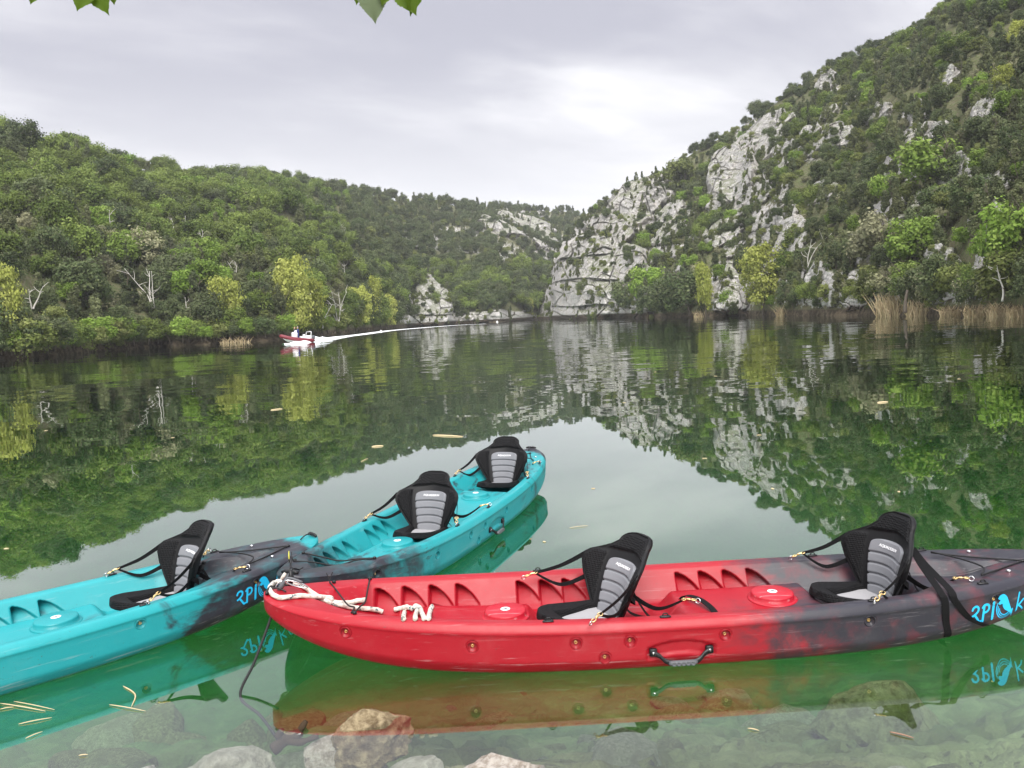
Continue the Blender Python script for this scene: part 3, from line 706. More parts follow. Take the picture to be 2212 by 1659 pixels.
# ---- dry reeds on the right shore
m, t = new_mat('dry_reed'); n = t.n('ShaderNodeAttribute', attribute_name='tone').outputs['Fac']
t.out(t.pbsdf(t.mix(n, (0.25, 0.19, 0.10), (0.46, 0.37, 0.23)), 0.8, 0.15)); M_REED = m
def reed_mesh(w, h, n, seed, lean=0.25):
    r = np.random.RandomState(seed); V = []; T = []
    for i in range(n):
        a = r.rand()*6.28; q = math.sqrt(r.rand())*w/2; b = np.array([q*math.cos(a), q*math.sin(a)*.5, -.1]); hh = h*(.45+.6*r.rand())
        d = np.array([r.normal()*lean, r.normal()*lean, 1.0]); s_ = np.array([.022+.02*r.rand(), r.normal()*.015, 0]); tip = b+d*hh+np.array([r.normal()*.25, r.normal()*.2, -.12*hh*r.rand()]); mid = b+d*hh*.55
        V += [b-s_, b+s_, mid+s_*.8, mid-s_*.8, mid-s_*.8, mid+s_*.8, tip+s_*.2, tip-s_*.2]; T += [r.rand()]*8
    return mesh_np('reed_clump', np.array(V), np.arange(len(V)).reshape(-1, 4), M_REED, False, attrs={'tone': T})
for x, y, wpx, hpx, n, l in ((1932, 680, 66, 50, 260, 'tall tan clump of dry reeds leaning beside a dark stump'), (1985, 681, 44, 36, 130, 'tan reeds around the pinkish boulder'), (2056, 682, 40, 24, 110, 'low tan reeds left of the bare stem'), (2110, 683, 40, 26, 120, 'tan reeds under the dead tree'), (2160, 683, 40, 30, 120, 'tan reeds mixed with thin bare stems'), (2205, 683, 44, 26, 120, 'tan reeds cut by the right frame edge'), (1515, 684, 34, 18, 60, 'small tan reed tuft at the corner left of the cone rock'), (1692, 683, 26, 24, 60, 'small tan reed tuft right of the willow'), (505, 742, 60, 16, 80, 'low tan grass tuft on the left bank')):
    hill = left if x < 1000 else right
    P, _ = hill.find(x, y-4); dist = math.hypot(P[0], P[1]); az = math.atan2(P[0], P[1]); P = P-1.2*np.array([math.sin(az), math.cos(az), 0]); P[2] = 0.0
    tag(link('reed_clump', reed_mesh(wpx*dist/FPX, hpx*dist/FPX, n, int(x)), None, P, (0, 0, -az)), l, 'reeds', 'dry reeds along the shore')
P, _ = right.find(1955, 676); az = math.atan2(P[0], P[1]); mb = MB(); mb.tube(catmull([(0, 0, -.3), (.05, 0, .7), (.2, 0, 1.5)], 4), np.linspace(.16, .09, 9), 7)
tag(mb.obj('stump', M_BARK), 'dark leaning stump in front of the tall reeds', 'stump').location = P-2.2*np.array([math.sin(az), math.cos(az), 0])
# ------------------------------------------------------------------ lake bed, water
def bed_z(x, y):
    x = np.atleast_1d(np.asarray(x, float)); y = np.atleast_1d(np.asarray(y, float))
    yy = y-0.10*x+0.12*np.sin(x*1.1)+0.45*sst(0.6, 2.6, x)
    z = np.interp(yy, [-3, 0, 1.2, 1.9, 2.4, 3.0, 3.6, 4.6, 6.0, 9.0, 14, 30], [1.0, .35, .12, -.10, -.20, -.38, -.62, -1.05, -1.55, -2.1, -2.5, -2.7])
    P = np.stack([x, y, 0*x], 1)
    q = np.stack([x/.42+.35*fbm(P*2.0, 2), y/.34+.35*fbm(P*2.0+7, 2)], 1); f1, f2, idv = cells(q); q2 = np.stack([x/.17, y/.15], 1); g1, g2, gid = cells(q2+.3*fbm(P*5, 2)[:, None])
    near = np.clip((7.5-y)/3, 0, 1)
    z = z+near*(.11*(idv-.5)-.05*(1-sst(0, .14, f2-f1))+.035*(gid-.5)-.018*(1-sst(0, .12, g2-g1))+.10*(f1-.3)*np.sin(idv*40))
    return z+0.10*fbm(P*1.1, 4)*np.clip(3-y*.1, .5, 1)+0.05*fbm(P*4.0+4, 3)
xs = np.concatenate([-np.geomspace(500, 7, 26), np.linspace(-6.8, 6.8, 420), np.geomspace(7, 500, 26)])
ys = np.concatenate([[-4.5, -2, 0, .8], np.linspace(1.2, 9, 250), np.geomspace(9.2, 620, 40)])
A, B = np.meshgrid(xs, ys, indexing='ij'); V = np.stack([A.ravel(), B.ravel(), bed_z(A.ravel(), B.ravel())], 1)
m, t = new_mat('lake_bed'); pos = t.n('ShaderNodeNewGeometry').outputs['Position']
n = t.noise(pos, 1.3, 6, 0.65).outputs[0]; n2 = t.noise(pos, 7, 5, 0.65).outputs[0]
c = t.mix(t.smooth(n, 0.38, 0.62), (0.13, 0.12, 0.05), (0.36, 0.33, 0.22)); c = t.mix(t.math('MULTIPLY', t.smooth(n2, 0.45, 0.7), 0.5), c, (0.09, 0.10, 0.04))
vor = t.n('ShaderNodeTexVoronoi', {'Vector': t.mapping(pos, (1, 1, 0.4)), 'Scale': 5.5, 'Randomness': 1.0})
c = t.mix(0.4, c, t.mix(t.n('ShaderNodeSeparateXYZ', {0: vor.outputs['Color']}).outputs[0], (0.08, 0.075, 0.03), (0.37, 0.34, 0.23)))
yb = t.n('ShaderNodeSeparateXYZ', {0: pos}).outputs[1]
c = t.mix(t.smooth(t.math('ADD', yb, t.math('MULTIPLY', n, 2.0)), 4.6, 9.0), c, (0.05, 0.165, 0.095))   # scattered green light of deep water, put into the bed colour farther out
t.out(t.pbsdf(c, 0.95, 0.05, normal=t.bump(n2, 0.8, 0.08)))
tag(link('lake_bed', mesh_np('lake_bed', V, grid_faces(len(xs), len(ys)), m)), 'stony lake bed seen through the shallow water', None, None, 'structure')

m, t = new_mat('lake_water'); g = t.n('ShaderNodeNewGeometry'); pos = g.outputs['Position']
sx, sy, sz = t.n('ShaderNodeSeparateXYZ', {0: pos}).outputs
w1 = t.noise(t.mapping(pos, (0.55, 1.5, 1)), 1.0, 3, 0.55, 0.4).outputs['Color']
w2 = t.noise(t.mapping(pos, (0.16, 0.30, 1), (0, 0, rad(12))), 1.0, 2, 0.5).outputs['Color']
w3 = t.noise(t.mapping(pos, (2.2, 4.2, 1)), 1.0, 2, 0.5).outputs['Color']
def cen(c_, ax, ay):
    d = t.n('ShaderNodeVectorMath', {0: c_, 1: (.5, .5, .5)}, operation='SUBTRACT').outputs[0]
    return t.n('ShaderNodeVectorMath', {0: d, 1: (ax, ay, 0)}, operation='MULTIPLY').outputs[0]
def add(a, b): return t.n('ShaderNodeVectorMath', {0: a, 1: b}, operation='ADD').outputs[0]
patch = t.smooth(t.noise(t.mapping(pos, (0.02, 0.06, 1)), 1.0, 3, 0.5).outputs[0], 0.35, 0.65)
calm = t.math('ADD', 0.10, t.math('MULTIPLY', t.smooth(sy, 5.0, 26.0), t.math('ADD', 0.55, t.math('MULTIPLY', patch, 0.7))))
slope = add(add(cen(w1, 0.030, 0.050), cen(w2, 0.022, 0.026)), cen(w3, 0.008, 0.014))
slope = t.n('ShaderNodeVectorMath', {0: slope, 'Scale': calm}, operation='SCALE').outputs[0]
nrm = t.n('ShaderNodeVectorMath', {0: add(slope, g.outputs['Normal'])}, operation='NORMALIZE').outputs[0]
face = t.n('ShaderNodeLayerWeight', {'Blend': 0.5}).outputs['Facing']
fr = t.math('ADD', 0.055, t.math('MULTIPLY', 0.90, t.math('POWER', face, 2.3)), clamp=True)
gl = t.n('ShaderNodeBsdfGlossy', {'Color': (0.93, 0.96, 0.95, 1), 'Roughness': 0.0, 'Normal': nrm}).outputs[0]
tp = t.n('ShaderNodeBsdfTransparent', {'Color': (0.95, 0.98, 0.96, 1)}).outputs[0]
ab = t.n('ShaderNodeVolumeAbsorption', {'Color': (0.38, 0.75, 0.24, 1), 'Density': 0.30}).outputs[0]
t.out(t.n('ShaderNodeMixShader', {0: fr, 1: tp, 2: gl}).outputs[0], ab)
M_WATER = m
X0, X1, Y0, Y1, ZB = -480, 480, -4.0, 600, -7.5
V = [(X0, Y0, ZB), (X1, Y0, ZB), (X1, Y1, ZB), (X0, Y1, ZB), (X0, Y0, 0), (X1, Y0, 0), (X1, Y1, 0), (X0, Y1, 0)]
tag(link('lake_water', mesh_np('lake_water', V, [(3, 2, 1, 0), (4, 5, 6, 7), (0, 1, 5, 4), (1, 2, 6, 5), (2, 3, 7, 6), (3, 0, 4, 7)], m, False)), 'calm green lake reflecting the hills', None, None, 'structure')

# ------------------------------------------------------------------ thin haze volume, added to lift the dark hillsides
m, t = new_mat('shadow_lift_haze'); t.out(None, t.n('ShaderNodeVolumePrincipled', {'Color': (.93, .95, 1.0, 1), 'Density': 0.00034, 'Anisotropy': 0.0}).outputs[0])
X0, X1, Y0, Y1, ZB, ZT = -1500, 1500, -1500, 1700, -9, 150
V = [(X0, Y0, ZB), (X1, Y0, ZB), (X1, Y1, ZB), (X0, Y1, ZB), (X0, Y0, ZT), (X1, Y0, ZT), (X1, Y1, ZT), (X0, Y1, ZT)]
tag(link('haze', mesh_np('haze', V, [(3, 2, 1, 0), (4, 5, 6, 7), (0, 1, 5, 4), (1, 2, 6, 5), (2, 3, 7, 6), (3, 0, 4, 7)], m, False)), 'faint haze between the hills, added to lighten the dark slopes', None, None, 'stuff')
# ------------------------------------------------------------------ kayaks
L = 3.9
def hw(s):      # half width at the rim
    q = np.clip(np.abs(np.asarray(s, float)-L/2)/(L/2), 0, 1); return 0.405*np.sqrt(np.maximum(1-q**2.5, 0))
def zs(s):      # sheer height
    s = np.asarray(s, float); q = np.abs(s-L/2)/(L/2); return 0.235+np.where(s < L/2, 0.095, 0.065)*np.clip(q, 0, 1)**2.4
def zk(s):      # keel
    s = np.asarray(s, float); q = np.clip(np.abs(s-L/2)/(L/2), 0, 1); return -0.055+np.where(s < L/2, 0.30, 0.26)*q**4.6
NOTCH = [0.50, 0.635, 0.77, 0.905, 1.22, 1.34, 1.46, 2.06, 2.185, 2.31, 2.435]
SCUP = [(0.43, .70), (1.0, .66), (1.456, .70), (1.695, .70), (2.117, .72), (1.582, .45), (2.775, .74), (3.40, .72)]
def zf(s, ay):  # floor height in the well
    d = 0.155*sst(0.10, 0.62, s)*(1-sst(3.08, 3.22, s)) + 0.075*sst(3.05, 3.15, s)*(1-sst(3.35, 3.74, s))
    base = zs(s)-d
    con = (0.050*sst(0.62, 0.80, s)*(1-sst(1.26, 1.32, s)))*(1-sst(0.15, 0.19, ay))
    mid = 0.070*sst(1.93, 2.02, s)*(1-sst(2.66, 2.74, s))*(1-sst(0.185, 0.225, ay))
    pan = -0.02*sst(1.62, 1.68, s)*(1-sst(1.86, 1.92, s))*(1-sst(0.15, 0.2, ay))
    return base+con+mid+pan
def yin(s):     # half width of the well at the rim
    w = hw(s); full = np.maximum(w-0.085, 0)
    return full*sst(0.06, 0.5, s)*(1-0.30*sst(3.0, 3.25, s)-0.70*sst(3.2, 3.76, s))
NSEC = [10, 7, 5, 16, 5, 3, 5, 4, 22, 4, 20]
def section(s):
    """half sections (y >= 0) for stations s: arrays (len(s), m) of y and z"""
    w = hw(s); a, k = zs(s), zk(s); yi = yin(s); inn = np.clip(yi/0.05, 0, 1)
    rim = np.minimum(0.030, 0.25*w); dh = a-k
    dep = a-zf(s, np.zeros_like(s)+0.3); yb = np.maximum(yi-0.45*dep-0.02, yi*0.35)
    lip = np.maximum(w-rim-0.02*np.clip(w/.2, 0, 1), yi*1.02)
    kp = [(0*w, k), (.52*w, k+.04*dh), (.86*w, k+.19*dh), (.965*w, k+.38*dh), (.985*w, a-.055*np.clip(dh/.3, .1, 1)), (w, a-.040*np.clip(dh/.3, .1, 1)), (w-rim*.75, a-.004), (lip*.6+(w-rim)*.4, a),
          (yi, a-.004*inn), (yb, a-dep+.012*inn), (np.maximum(yb-.025, yb*.85), a-dep), (0*w, a-dep)]
    Y = []; Z = []
    for i in range(11):
        (y0, z0), (y1, z1) = kp[i], kp[i+1]; n = NSEC[i]
        for j in range(n+(i == 10)):
            q = j/n; Y.append(y0+(y1-y0)*q); Z.append(z0+(z1-z0)*q)
    Y = np.stack(Y, 1); Z = np.stack(Z, 1)
    return Y, Z
IN0 = sum(NSEC[:8]); IN1 = sum(NSEC[:9]); OUT0 = sum(NSEC[:3]); OUT1 = sum(NSEC[:4])
def hull_mesh():
    s = np.unique(np.concatenate([np.linspace(0, 0.10, 22)**1.0*np.linspace(0.1, 1, 22), np.linspace(0.10, L-0.10, 600), L-np.linspace(0, 0.10, 22)*np.linspace(0.1, 1, 22)]))
    Y, Z = section(s)
    for it in range(2):     # round the corners a little
        Y[:, 1:-1] = .5*Y[:, 1:-1]+.25*(Y[:, :-2]+Y[:, 2:]); Z[:, 1:-1] = .5*Z[:, 1:-1]+.25*(Z[:, :-2]+Z[:, 2:])
    SS = np.repeat(s[:, None], Y.shape[1], 1)
    fl = np.arange(Y.shape[1]) >= IN1+2
    zfl = zf(SS, Y); Z = np.where(fl[None, :] & (zs(SS)-zfl > .004), np.maximum(Z, zfl) if False else zfl+0*Z, Z)
    # fin shaped foot brace notches let into the inner wall
    wall = np.zeros(Y.shape[1], bool); wall[IN0:IN1+3] = True
    top = zs(s)-0.03; bot = zf(s, 0*s+.3)
    v = (Z-bot[:, None])/np.maximum(top-bot, .02)[:, None]
    for n0 in NOTCH:
        q = (SS-n0)/0.125; hgt = 1.0-0.75*np.clip(q, 0, 1)**1.8
        inside = sst(0, .05, q)*(1-sst(.93, 1.0, q))*(1-sst(hgt-.10, hgt, v))
        Y = np.where(wall[None, :], Y+0.080*inside*(1-.65*np.clip(q, 0, 1))*np.clip(.25+v*1.0, 0, 1.0)*1.0, Y)
    # scupper dimples and the shallow pad behind the side handle
    out = np.zeros(Y.shape[1], bool); out[OUT0:OUT1+8] = True
    f = (Z-zk(SS))/(zs(SS)-zk(SS)); dents = 0
    for s0, f0 in SCUP:
        h0 = zs(s0)-zk(s0); d = np.hypot(SS-s0, (f-f0)*h0); dents = np.maximum(dents, .018*(1-sst(.021, .026, d)))
    dh = np.abs(SS-1.92); hh = (f-(.47+.10*(1-np.clip(dh/.15, 0, 1)**2)))*.335
    dents = np.maximum(dents, .011*(1-sst(.145, .16, dh))*(1-sst(.028, .036, np.abs(hh))))
    Y = np.where(out[None, :], Y-dents*np.clip(hw(SS)/.12, 0, 1), Y)
    m = Y.shape[1]
    V = np.concatenate([np.stack([SS, Y, Z], 2), np.stack([SS, -Y, Z], 2)[:, ::-1]], 1); k = V.shape[1]
    F = grid_faces(len(s), k, wrap_v=True)
    return mesh_np('hull', V.reshape(-1, 3), F[:, ::-1], None, True)
def outer(s, z):    # point of the outer side wall (y > 0) at height z
    Y, Z = section(np.array([float(s)])); Y, Z = Y[0][:OUT1+6], Z[0][:OUT1+6]; i = np.argmax(Z >= z) if (Z >= z).any() else len(Z)-1
    i = max(i, 1); q = (z-Z[i-1])/max(Z[i]-Z[i-1], 1e-6); return Y[i-1]+(Y[i]-Y[i-1])*min(max(q, 0), 1)

def paint(name, base, dark, spans, seed, tip=None, marble=None, rough=0.34):
    m, t = new_mat(name); p = t.obj(); p2 = t.mapping(p, loc=(seed*3.1, seed, 0)); s_, y_, z_ = t.n('ShaderNodeSeparateXYZ', {0: p}).outputs
    n = t.noise(p2, 1.9, 5, 0.62, 1.2).outputs[0]; nb = t.noise(t.mapping(p2, (0.7, 1.5, 1.9)), 2.0, 6, 0.62, 3.2).outputs[0]
    w = t.math('ADD', s_, t.math('ADD', t.math('MULTIPLY', t.math('SUBTRACT', n, 0.5), 1.5), t.math('MULTIPLY', t.math('SUBTRACT', nb, 0.5), 0.45)))
    k = None
    for lo, hi in spans:
        q = t.smooth(w, lo, hi); k = q if k is None else t.math('MAXIMUM', k, q)
    if tip: k = t.math('MULTIPLY', k, t.smooth(t.math('ADD', s_, t.math('MULTIPLY', t.math('SUBTRACT', nb, .5), .3)), tip[1], tip[0]))
    for s0, s1, th in (marble or []):
        win = t.math('MULTIPLY', t.smooth(s_, s0, s0+.25), t.smooth(s_, s1, s1-.25)); k = t.math('MAXIMUM', k, t.math('MULTIPLY', win, t.math('MULTIPLY', t.smooth(nb, th, th+.13), .85)))
    c = t.mix(k, base, dark)
    mot = t.noise(p2, 9.0, 4, 0.6).outputs[0]; c = t.mix(t.math('MULTIPLY', t.smooth(mot, .45, .75), 0.16), c, tuple(min(1, 1.35*b+.02) for b in base))
    # pale chalky scuffs and dust specks of a hired boat
    sc = t.noise(t.mapping(p2, (1.2, 20, 30), (0, rad(6), 0)), 2.0, 6, 0.7).outputs[0]; low = t.math('ADD', .25, t.math('MULTIPLY', .75, t.smooth(z_, 0.13, 0.0)))
    c = t.mix(t.math('MULTIPLY', t.math('MULTIPLY', t.smooth(sc, .56, .70), low), 0.5), c, (.55, .5, .5))
    dust = t.noise(p2, 3.5, 6, 0.7).outputs[0]; c = t.mix(t.math('MULTIPLY', t.smooth(dust, .5, .8), .05), c, (.60, .57, .55))
    sp = t.noise(p2, 85, 2, 0.5).outputs[0]; c = t.mix(t.math('MULTIPLY', t.smooth(sp, .70, .76), .5), c, (.07, .05, .045))
    t.out(t.pbsdf(c, rough, 0.34, normal=t.bump(t.noise(p2, 60, 3, .6).outputs[0], 0.12, 0.004), **{'Roughness': t.math('ADD', rough-.06, t.math('MULTIPLY', mot, .22))}))
    return m
RED, SLATE, TEAL = (0.31, 0.003, 0.012), (0.027, 0.027, 0.036), (0.012, 0.27, 0.295)
M_RED = paint('red_hull', RED, SLATE, [(2.26, 2.66)], 1.0)
M_TEAL1 = paint('teal_hull', TEAL, SLATE, [(3.02, 3.25)], 2.0, tip=(3.72, 3.80), marble=[(1.6, 2.75, .60)])
M_TEAL2 = paint('teal_marbled_hull', TEAL, SLATE, [(3.45, 3.6), (.88, .40)], 3.6, marble=[(2.4, 3.7, .50), (0.20, 1.15, .50), (-.3, .42, .52)])
def plain(name, c, rough=.5, spec=.5, metal=0.0, bump=None):
    m, t = new_mat(name)
    nz = t.noise(t.obj(), 40, 4, .6).outputs[0]
    col = t.mix(t.math('MULTIPLY', nz, .5), c, tuple(x*.72 for x in c))
    nm = None
    if bump == 'mesh':
        v = t.n('ShaderNodeTexVoronoi', {'Vector': t.mapping(t.obj(), (1, 1, 1)), 'Scale': 105.0, 'Randomness': 0.12}).outputs['Distance']; nm = t.bump(v, .9, .006)
    elif bump == 'weave':
        v = t.n('ShaderNodeTexWave', {'Vector': t.obj(), 'Scale': 150.0, 'Distortion': .3}).outputs[0]; nm = t.bump(v, .5, .002)
    elif bump: nm = t.bump(nz, .4, bump)
    t.out(t.pbsdf(col, rough, spec, metal, nm)); return m
M_BLACK = plain('black_plastic', (.009, .009, .010), .38, .35); M_WEB = plain('black_webbing', (.007, .007, .008), .8, .18, 0, 'weave')
M_PAD = plain('black_seat_foam', (.006, .006, .007), .70, .20, 0, 'mesh'); M_EDGE = plain('black_seat_binding', (.007, .007, .008), .55, .25)
M_GREY = plain('grey_seat_foam', (.20, .205, .222), .7, .25, 0, .002); M_LGREY = plain('light_grey_seat_foam', (.33, .325, .335), .7, .25, 0, .002)
M_BRASS = plain('brass', (.80, .58, .27), .28, .5, 1.0); M_STEEL = plain('steel', (.72, .72, .74), .22, .5, 1.0)
M_WHITE = plain('white_print', (.80, .80, .82), .5, .3); M_CYAN = plain('blue_print', (.02, .50, .86), .45, .3)
M_CORD = plain('black_cord', (.015, .015, .016), .6, .3, 0, .001); M_GRIP = plain('grey_grip', (.10, .105, .115), .45, .4)

HULL = hull_mesh(); HULL.materials.append(M_RED)
def bump_tube(mb, pts, r=.004, n=6): mb.tube(catmull(pts, 6), r, n)
def hull_top(s, y):
    ay = abs(y); yi = float(yin(np.array(s)))
    return float(zf(np.array(float(s)), np.array(ay))) if ay < yi*.8 else float(zs(s))
def make_kayak(name, label, mat, bow, yaw, logo, handles=True):
    root = thing(name, label, 'kayak', (bow[0], bow[1], 0), yaw, 'tandem sit-on-top kayaks moored together')
    hull = link('hull', HULL, root); hull.material_slots[0].link = 'OBJECT'; hull.material_slots[0].material = mat
    for s0 in (1.155, 2.47):       # round hatch covers
        z0 = float(zf(np.array(s0), np.array(0.0)))
        mb = MB(); mb.lathe([(.118, 0), (.118, .004), (.110, .008), (.102, .008), (.102, .028), (.099, .034), (.092, .037), (.0, .039)], 40)
        hc = mb.obj('hatch_cover', M_HATCH if mat is M_RED else M_TEALCAP, root); hc.location = (s0, 0, z0-.002)
        mb = MB(); mb.lathe([(.024, 0), (.024, .001), (.020, .0016), (0, .0016)], 20); lb = mb.obj('round_sticker', M_WHITE, hc); lb.location = (0, 0, .0385)
        mb = MB(); mb.lathe([(.009, 0), (.009, .0006), (0, .0006)], 14); mb.obj('sticker_dot', M_GREY, lb).location = (0.002, 0, .0017)
    for s0, f0 in SCUP:
        z = float(zk(s0)+f0*(zs(s0)-zk(s0))); y = -(outer(s0, z)-.0165*min(1, float(hw(s0))/.12))
        mb = MB(); mt = Matrix.Rotation(rad(90), 4, 'X'); mb.lathe([(.0078, -.006), (.0078, .0030), (.0055, .0042), (.0040, .0036), (.0040, -.003), (0, -.003)], 14, mat=mt)
        mb.obj('brass_insert', M_BRASS, root).location = (s0, y, z)
        mb = MB(); k_ = 28; mb.tube([(.0245*math.cos(a), 0, .0245*math.sin(a)) for a in np.linspace(0, 2*math.pi, k_+1)[:-1]], .0028, 6, closed=True); lp = mb.obj('scupper_lip', M_SLATECAP if ((mat is M_RED and s0 > 2.6) or (mat is M_TEAL1 and s0 > 3) or (mat is M_TEAL2 and s0 < .9)) else (M_REDCAP if mat is M_RED else M_TEALCAP), root); yo = outer(s0, z+.02), outer(s0, z-.02); lp.location = (s0, -outer(s0, z)+.0008, z); lp.rotation_euler = (math.atan2(yo[1]-yo[0], .04)*-1, 0, math.atan2(-(outer(s0+.03, z)-outer(s0-.03, z)), .06))
    # side carrying handle
    for sgn in (-1, 1):
        z = float(zk(1.92)+.46*(zs(1.92)-zk(1.92))); y = outer(1.92, z)-.010
        h = link('carry_handle', None, root, (1.92, sgn*y, z))
        mb = MB()
        for k in (-1, 1): mb.box((k*.125, sgn*.008, .012), (.034, .018, .036), .2)
        P = catmull([(-.125, sgn*.018, .012), (-.10, sgn*.022, .0), (-.075, sgn*.030, -.022), (-.04, sgn*.034, -.030), (.04, sgn*.034, -.030), (.075, sgn*.030, -.022), (.10, sgn*.022, 0), (.125, sgn*.018, .012)], 5)
        mb.ribbon(P, np.array([0, .004, .022]), .005); mb.obj('handle_strap', M_BLACK, h)
        mb = MB(); mb.tube([(-.062, sgn*.034, -.029), (-.05, sgn*.037, -.03), (.05, sgn*.037, -.03), (.062, sgn*.034, -.029)], [.008, .0125, .0125, .008], 12)
        for j in range(5):
            for zz in (-.006, .006): mb.box((-.042+.021*j, sgn*.0485, -.030+zz), (.013, .004, .008), .2)
        mb.obj('grip', M_GRIP, h)
        for k in (-1, 1):
            mb = MB(); mb.lathe([(.0065, 0), (.0065, .002), (.004, .0035), (0, .0035)], 12, mat=Matrix.Rotation(rad(90*-sgn), 4, 'X')); mb.obj('bolt', M_STEEL, h).location = (k*.125, sgn*.017, .012)
    # pad eyes for the seat clips, and deck studs
    for s0 in (1.34, 1.86, 2.81, 3.36):
        for sgn in (-1, 1):
            w = float(hw(s0))-.045; z = float(zs(s0)); mb = MB(); mb.box((0, 0, .004), (.050, .017, .011), .35); mb.tube(catmull([(-.012, 0, .006), (-.008, 0, .018), (.008, 0, .018), (.012, 0, .006)], 4), .0028, 6)
            mb.obj('pad_eye', M_BLACK, root).location = (s0, sgn*w, z-.002)
    for s0, y0 in ((3.55, .155), (3.55, -.155), (.30, .17), (.47, .235), (.47, -.235)):
        w = float(hw(s0)); y0 = math.copysign(min(abs(y0), w-.035), y0); mb = MB(); mb.lathe([(.009, 0), (.010, .004), (.010, .011), (.007, .014), (0, .0145)], 12); mb.obj('deck_stud', M_BLACK if s0 < 1 else M_STEEL, root).location = (s0, y0, float(zs(s0))-.002)
    # bungee cords over bow and stern wells
    def dk(s, y, up=.004): return (s, y, float(zs(s))+up)
    mb = MB(); bump_tube(mb, [dk(.47, .23), (.475, .12, float(zs(.47))-.012), (.48, 0, float(zs(.47))-.03), (.475, -.12, float(zs(.47))-.01), dk(.47, -.23)], .0042)
    mb.obj('bow_bungee', M_CORD, root)
    mb = MB(); bump_tube(mb, [dk(.28, .165), (.33, .08, float(zs(.3))-.01), (.40, -.03, float(zs(.4))-.035), (.45, -.13, float(zs(.45))-.01), dk(.455, -.23)], .0042); bump_tube(mb, [dk(.28, .165), (.272, .175, float(zs(.3))+.03), (.262, .182, float(zs(.3))+.05)], .0025); bump_tube(mb, [dk(.28, .165), (.285, .178, float(zs(.3))+.034), (.295, .184, float(zs(.3))+.052)], .0025)
    mb.obj('bow_bungee', M_CORD, root)
    mb = MB(); bump_tube(mb, [dk(3.36, .17, .02), (3.44, .05, float(zs(3.4))+.015), (3.46, -.10, float(zs(3.4))+.02), dk(3.40, -.185, .015)], .004); bump_tube(mb, [dk(3.40, -.185, .012), (3.52, -.12, float(zs(3.5))+.004), (3.68, -.055, float(zs(3.7))+.004)], .004); bump_tube(mb, [dk(3.36, .17, .016), (3.5, .09, float(zs(3.5))+.004), (3.68, -.05, float(zs(3.7))+.006)], .004)
    mb.obj('stern_bungee', M_CORD, root)
    mb = MB(); mb.box((3.69, -.052, float(zs(3.7))+.004), (.026, .016, .014), .25); mb.obj('bungee_hook', M_BLACK, root)
    # toggle handles at both ends
    for s0, dx in ((.055, -1), (L-.055, 1)):
        mb = MB(); z = float(zs(s0)); mb.tube([(s0+dx*.03-.0, -.05, z+.012), (s0+dx*.03, -.03, z+.017), (s0+dx*.03, .03, z+.017), (s0+dx*.03, .05, z+.012)], [.007, .010, .010, .007], 10)
        bump_tube(mb, [(s0-dx*.05, 0, z), (s0-dx*.01, .004, z+.02), (s0+dx*.03, 0, z+.017)], .004); mb.obj('toggle_handle', M_BLACK, root)
    if logo:
        add_logo(root)
    return root

# -- lettering and emblem on the side wall, drawn as strokes in (across, up) of the wall
def logo_strokes():
    st = []   # list of (polyline, width)
    def a(pts, w=.011, smooth=True): st.append((catmull(pts, 5) if smooth and len(pts) > 2 else np.array(pts, float), w))
    # R written like a swash 2, then P, I
    a([(.003, .066), (.010, .078), (.026, .082), (.037, .072), (.034, .056), (.018, .042), (.004, .036)]); a([(.016, .042), (.030, .022), (.042, .002), (.050, .004)])
    a([(.062, .003), (.066, .040), (.071, .078)], .012); a([(.060, .070), (.074, .082), (.094, .078), (.098, .060), (.086, .046), (.068, .044)])
    a([(.117, .002), (.121, .040), (.126, .084)], .013)
    x = .262
    a([(x, .012), (x+.010, .060), (x+.018, .104)], .009); a([(x+.046, .066), (x+.020, .044), (x+.008, .042), (x+.024, .034), (x+.046, .012)], .009)
    x = .330
    a([(x+.034, .056), (x+.016, .060), (x+.002, .040), (x+.006, .018), (x+.022, .016), (x+.034, .038), (x+.036, .058)], .009); a([(x+.036, .056), (x+.034, .030), (x+.044, .014)], .009)
    x = .392
    a([(x, .060), (x+.002, .034), (x+.014, .022), (x+.030, .034), (x+.038, .062)], .009); a([(x+.038, .062), (x+.034, .020), (x+.024, -.018), (x+.006, -.022)], .009)
    x = .450
    a([(x+.034, .060), (x+.016, .064), (x+.002, .044), (x+.006, .022), (x+.022, .020), (x+.034, .042), (x+.036, .062)], .009); a([(x+.036, .060), (x+.034, .034), (x+.044, .018)], .009)
    x = .512
    a([(x, .016), (x+.010, .064), (x+.018, .108)], .009); a([(x+.046, .070), (x+.020, .048), (x+.008, .046), (x+.024, .038), (x+.046, .016)], .009)
    # emblem rings
    for r_, a0, a1, w in ((.050, 150, 345, .0055), (.041, 165, 340, .0050), (.032, 180, 330, .0045)):
        a([(.192+r_*math.cos(rad(q)), .046+r_*1.12*math.sin(rad(q))) for q in np.linspace(a0, a1, 12)], w, False)
    return st
def emblem_poly():    # a leaping bird shape: beak, round head and back, tail down to the right
    return catmull([(.150, .098), (.160, .112), (.182, .116), (.202, .100), (.214, .074), (.226, .044), (.238, .018), (.243, -.012), (.232, .004), (.214, .022), (.194, .034), (.180, .052), (.176, .068), (.160, .066), (.153, .076), (.163, .088)], 4, True)
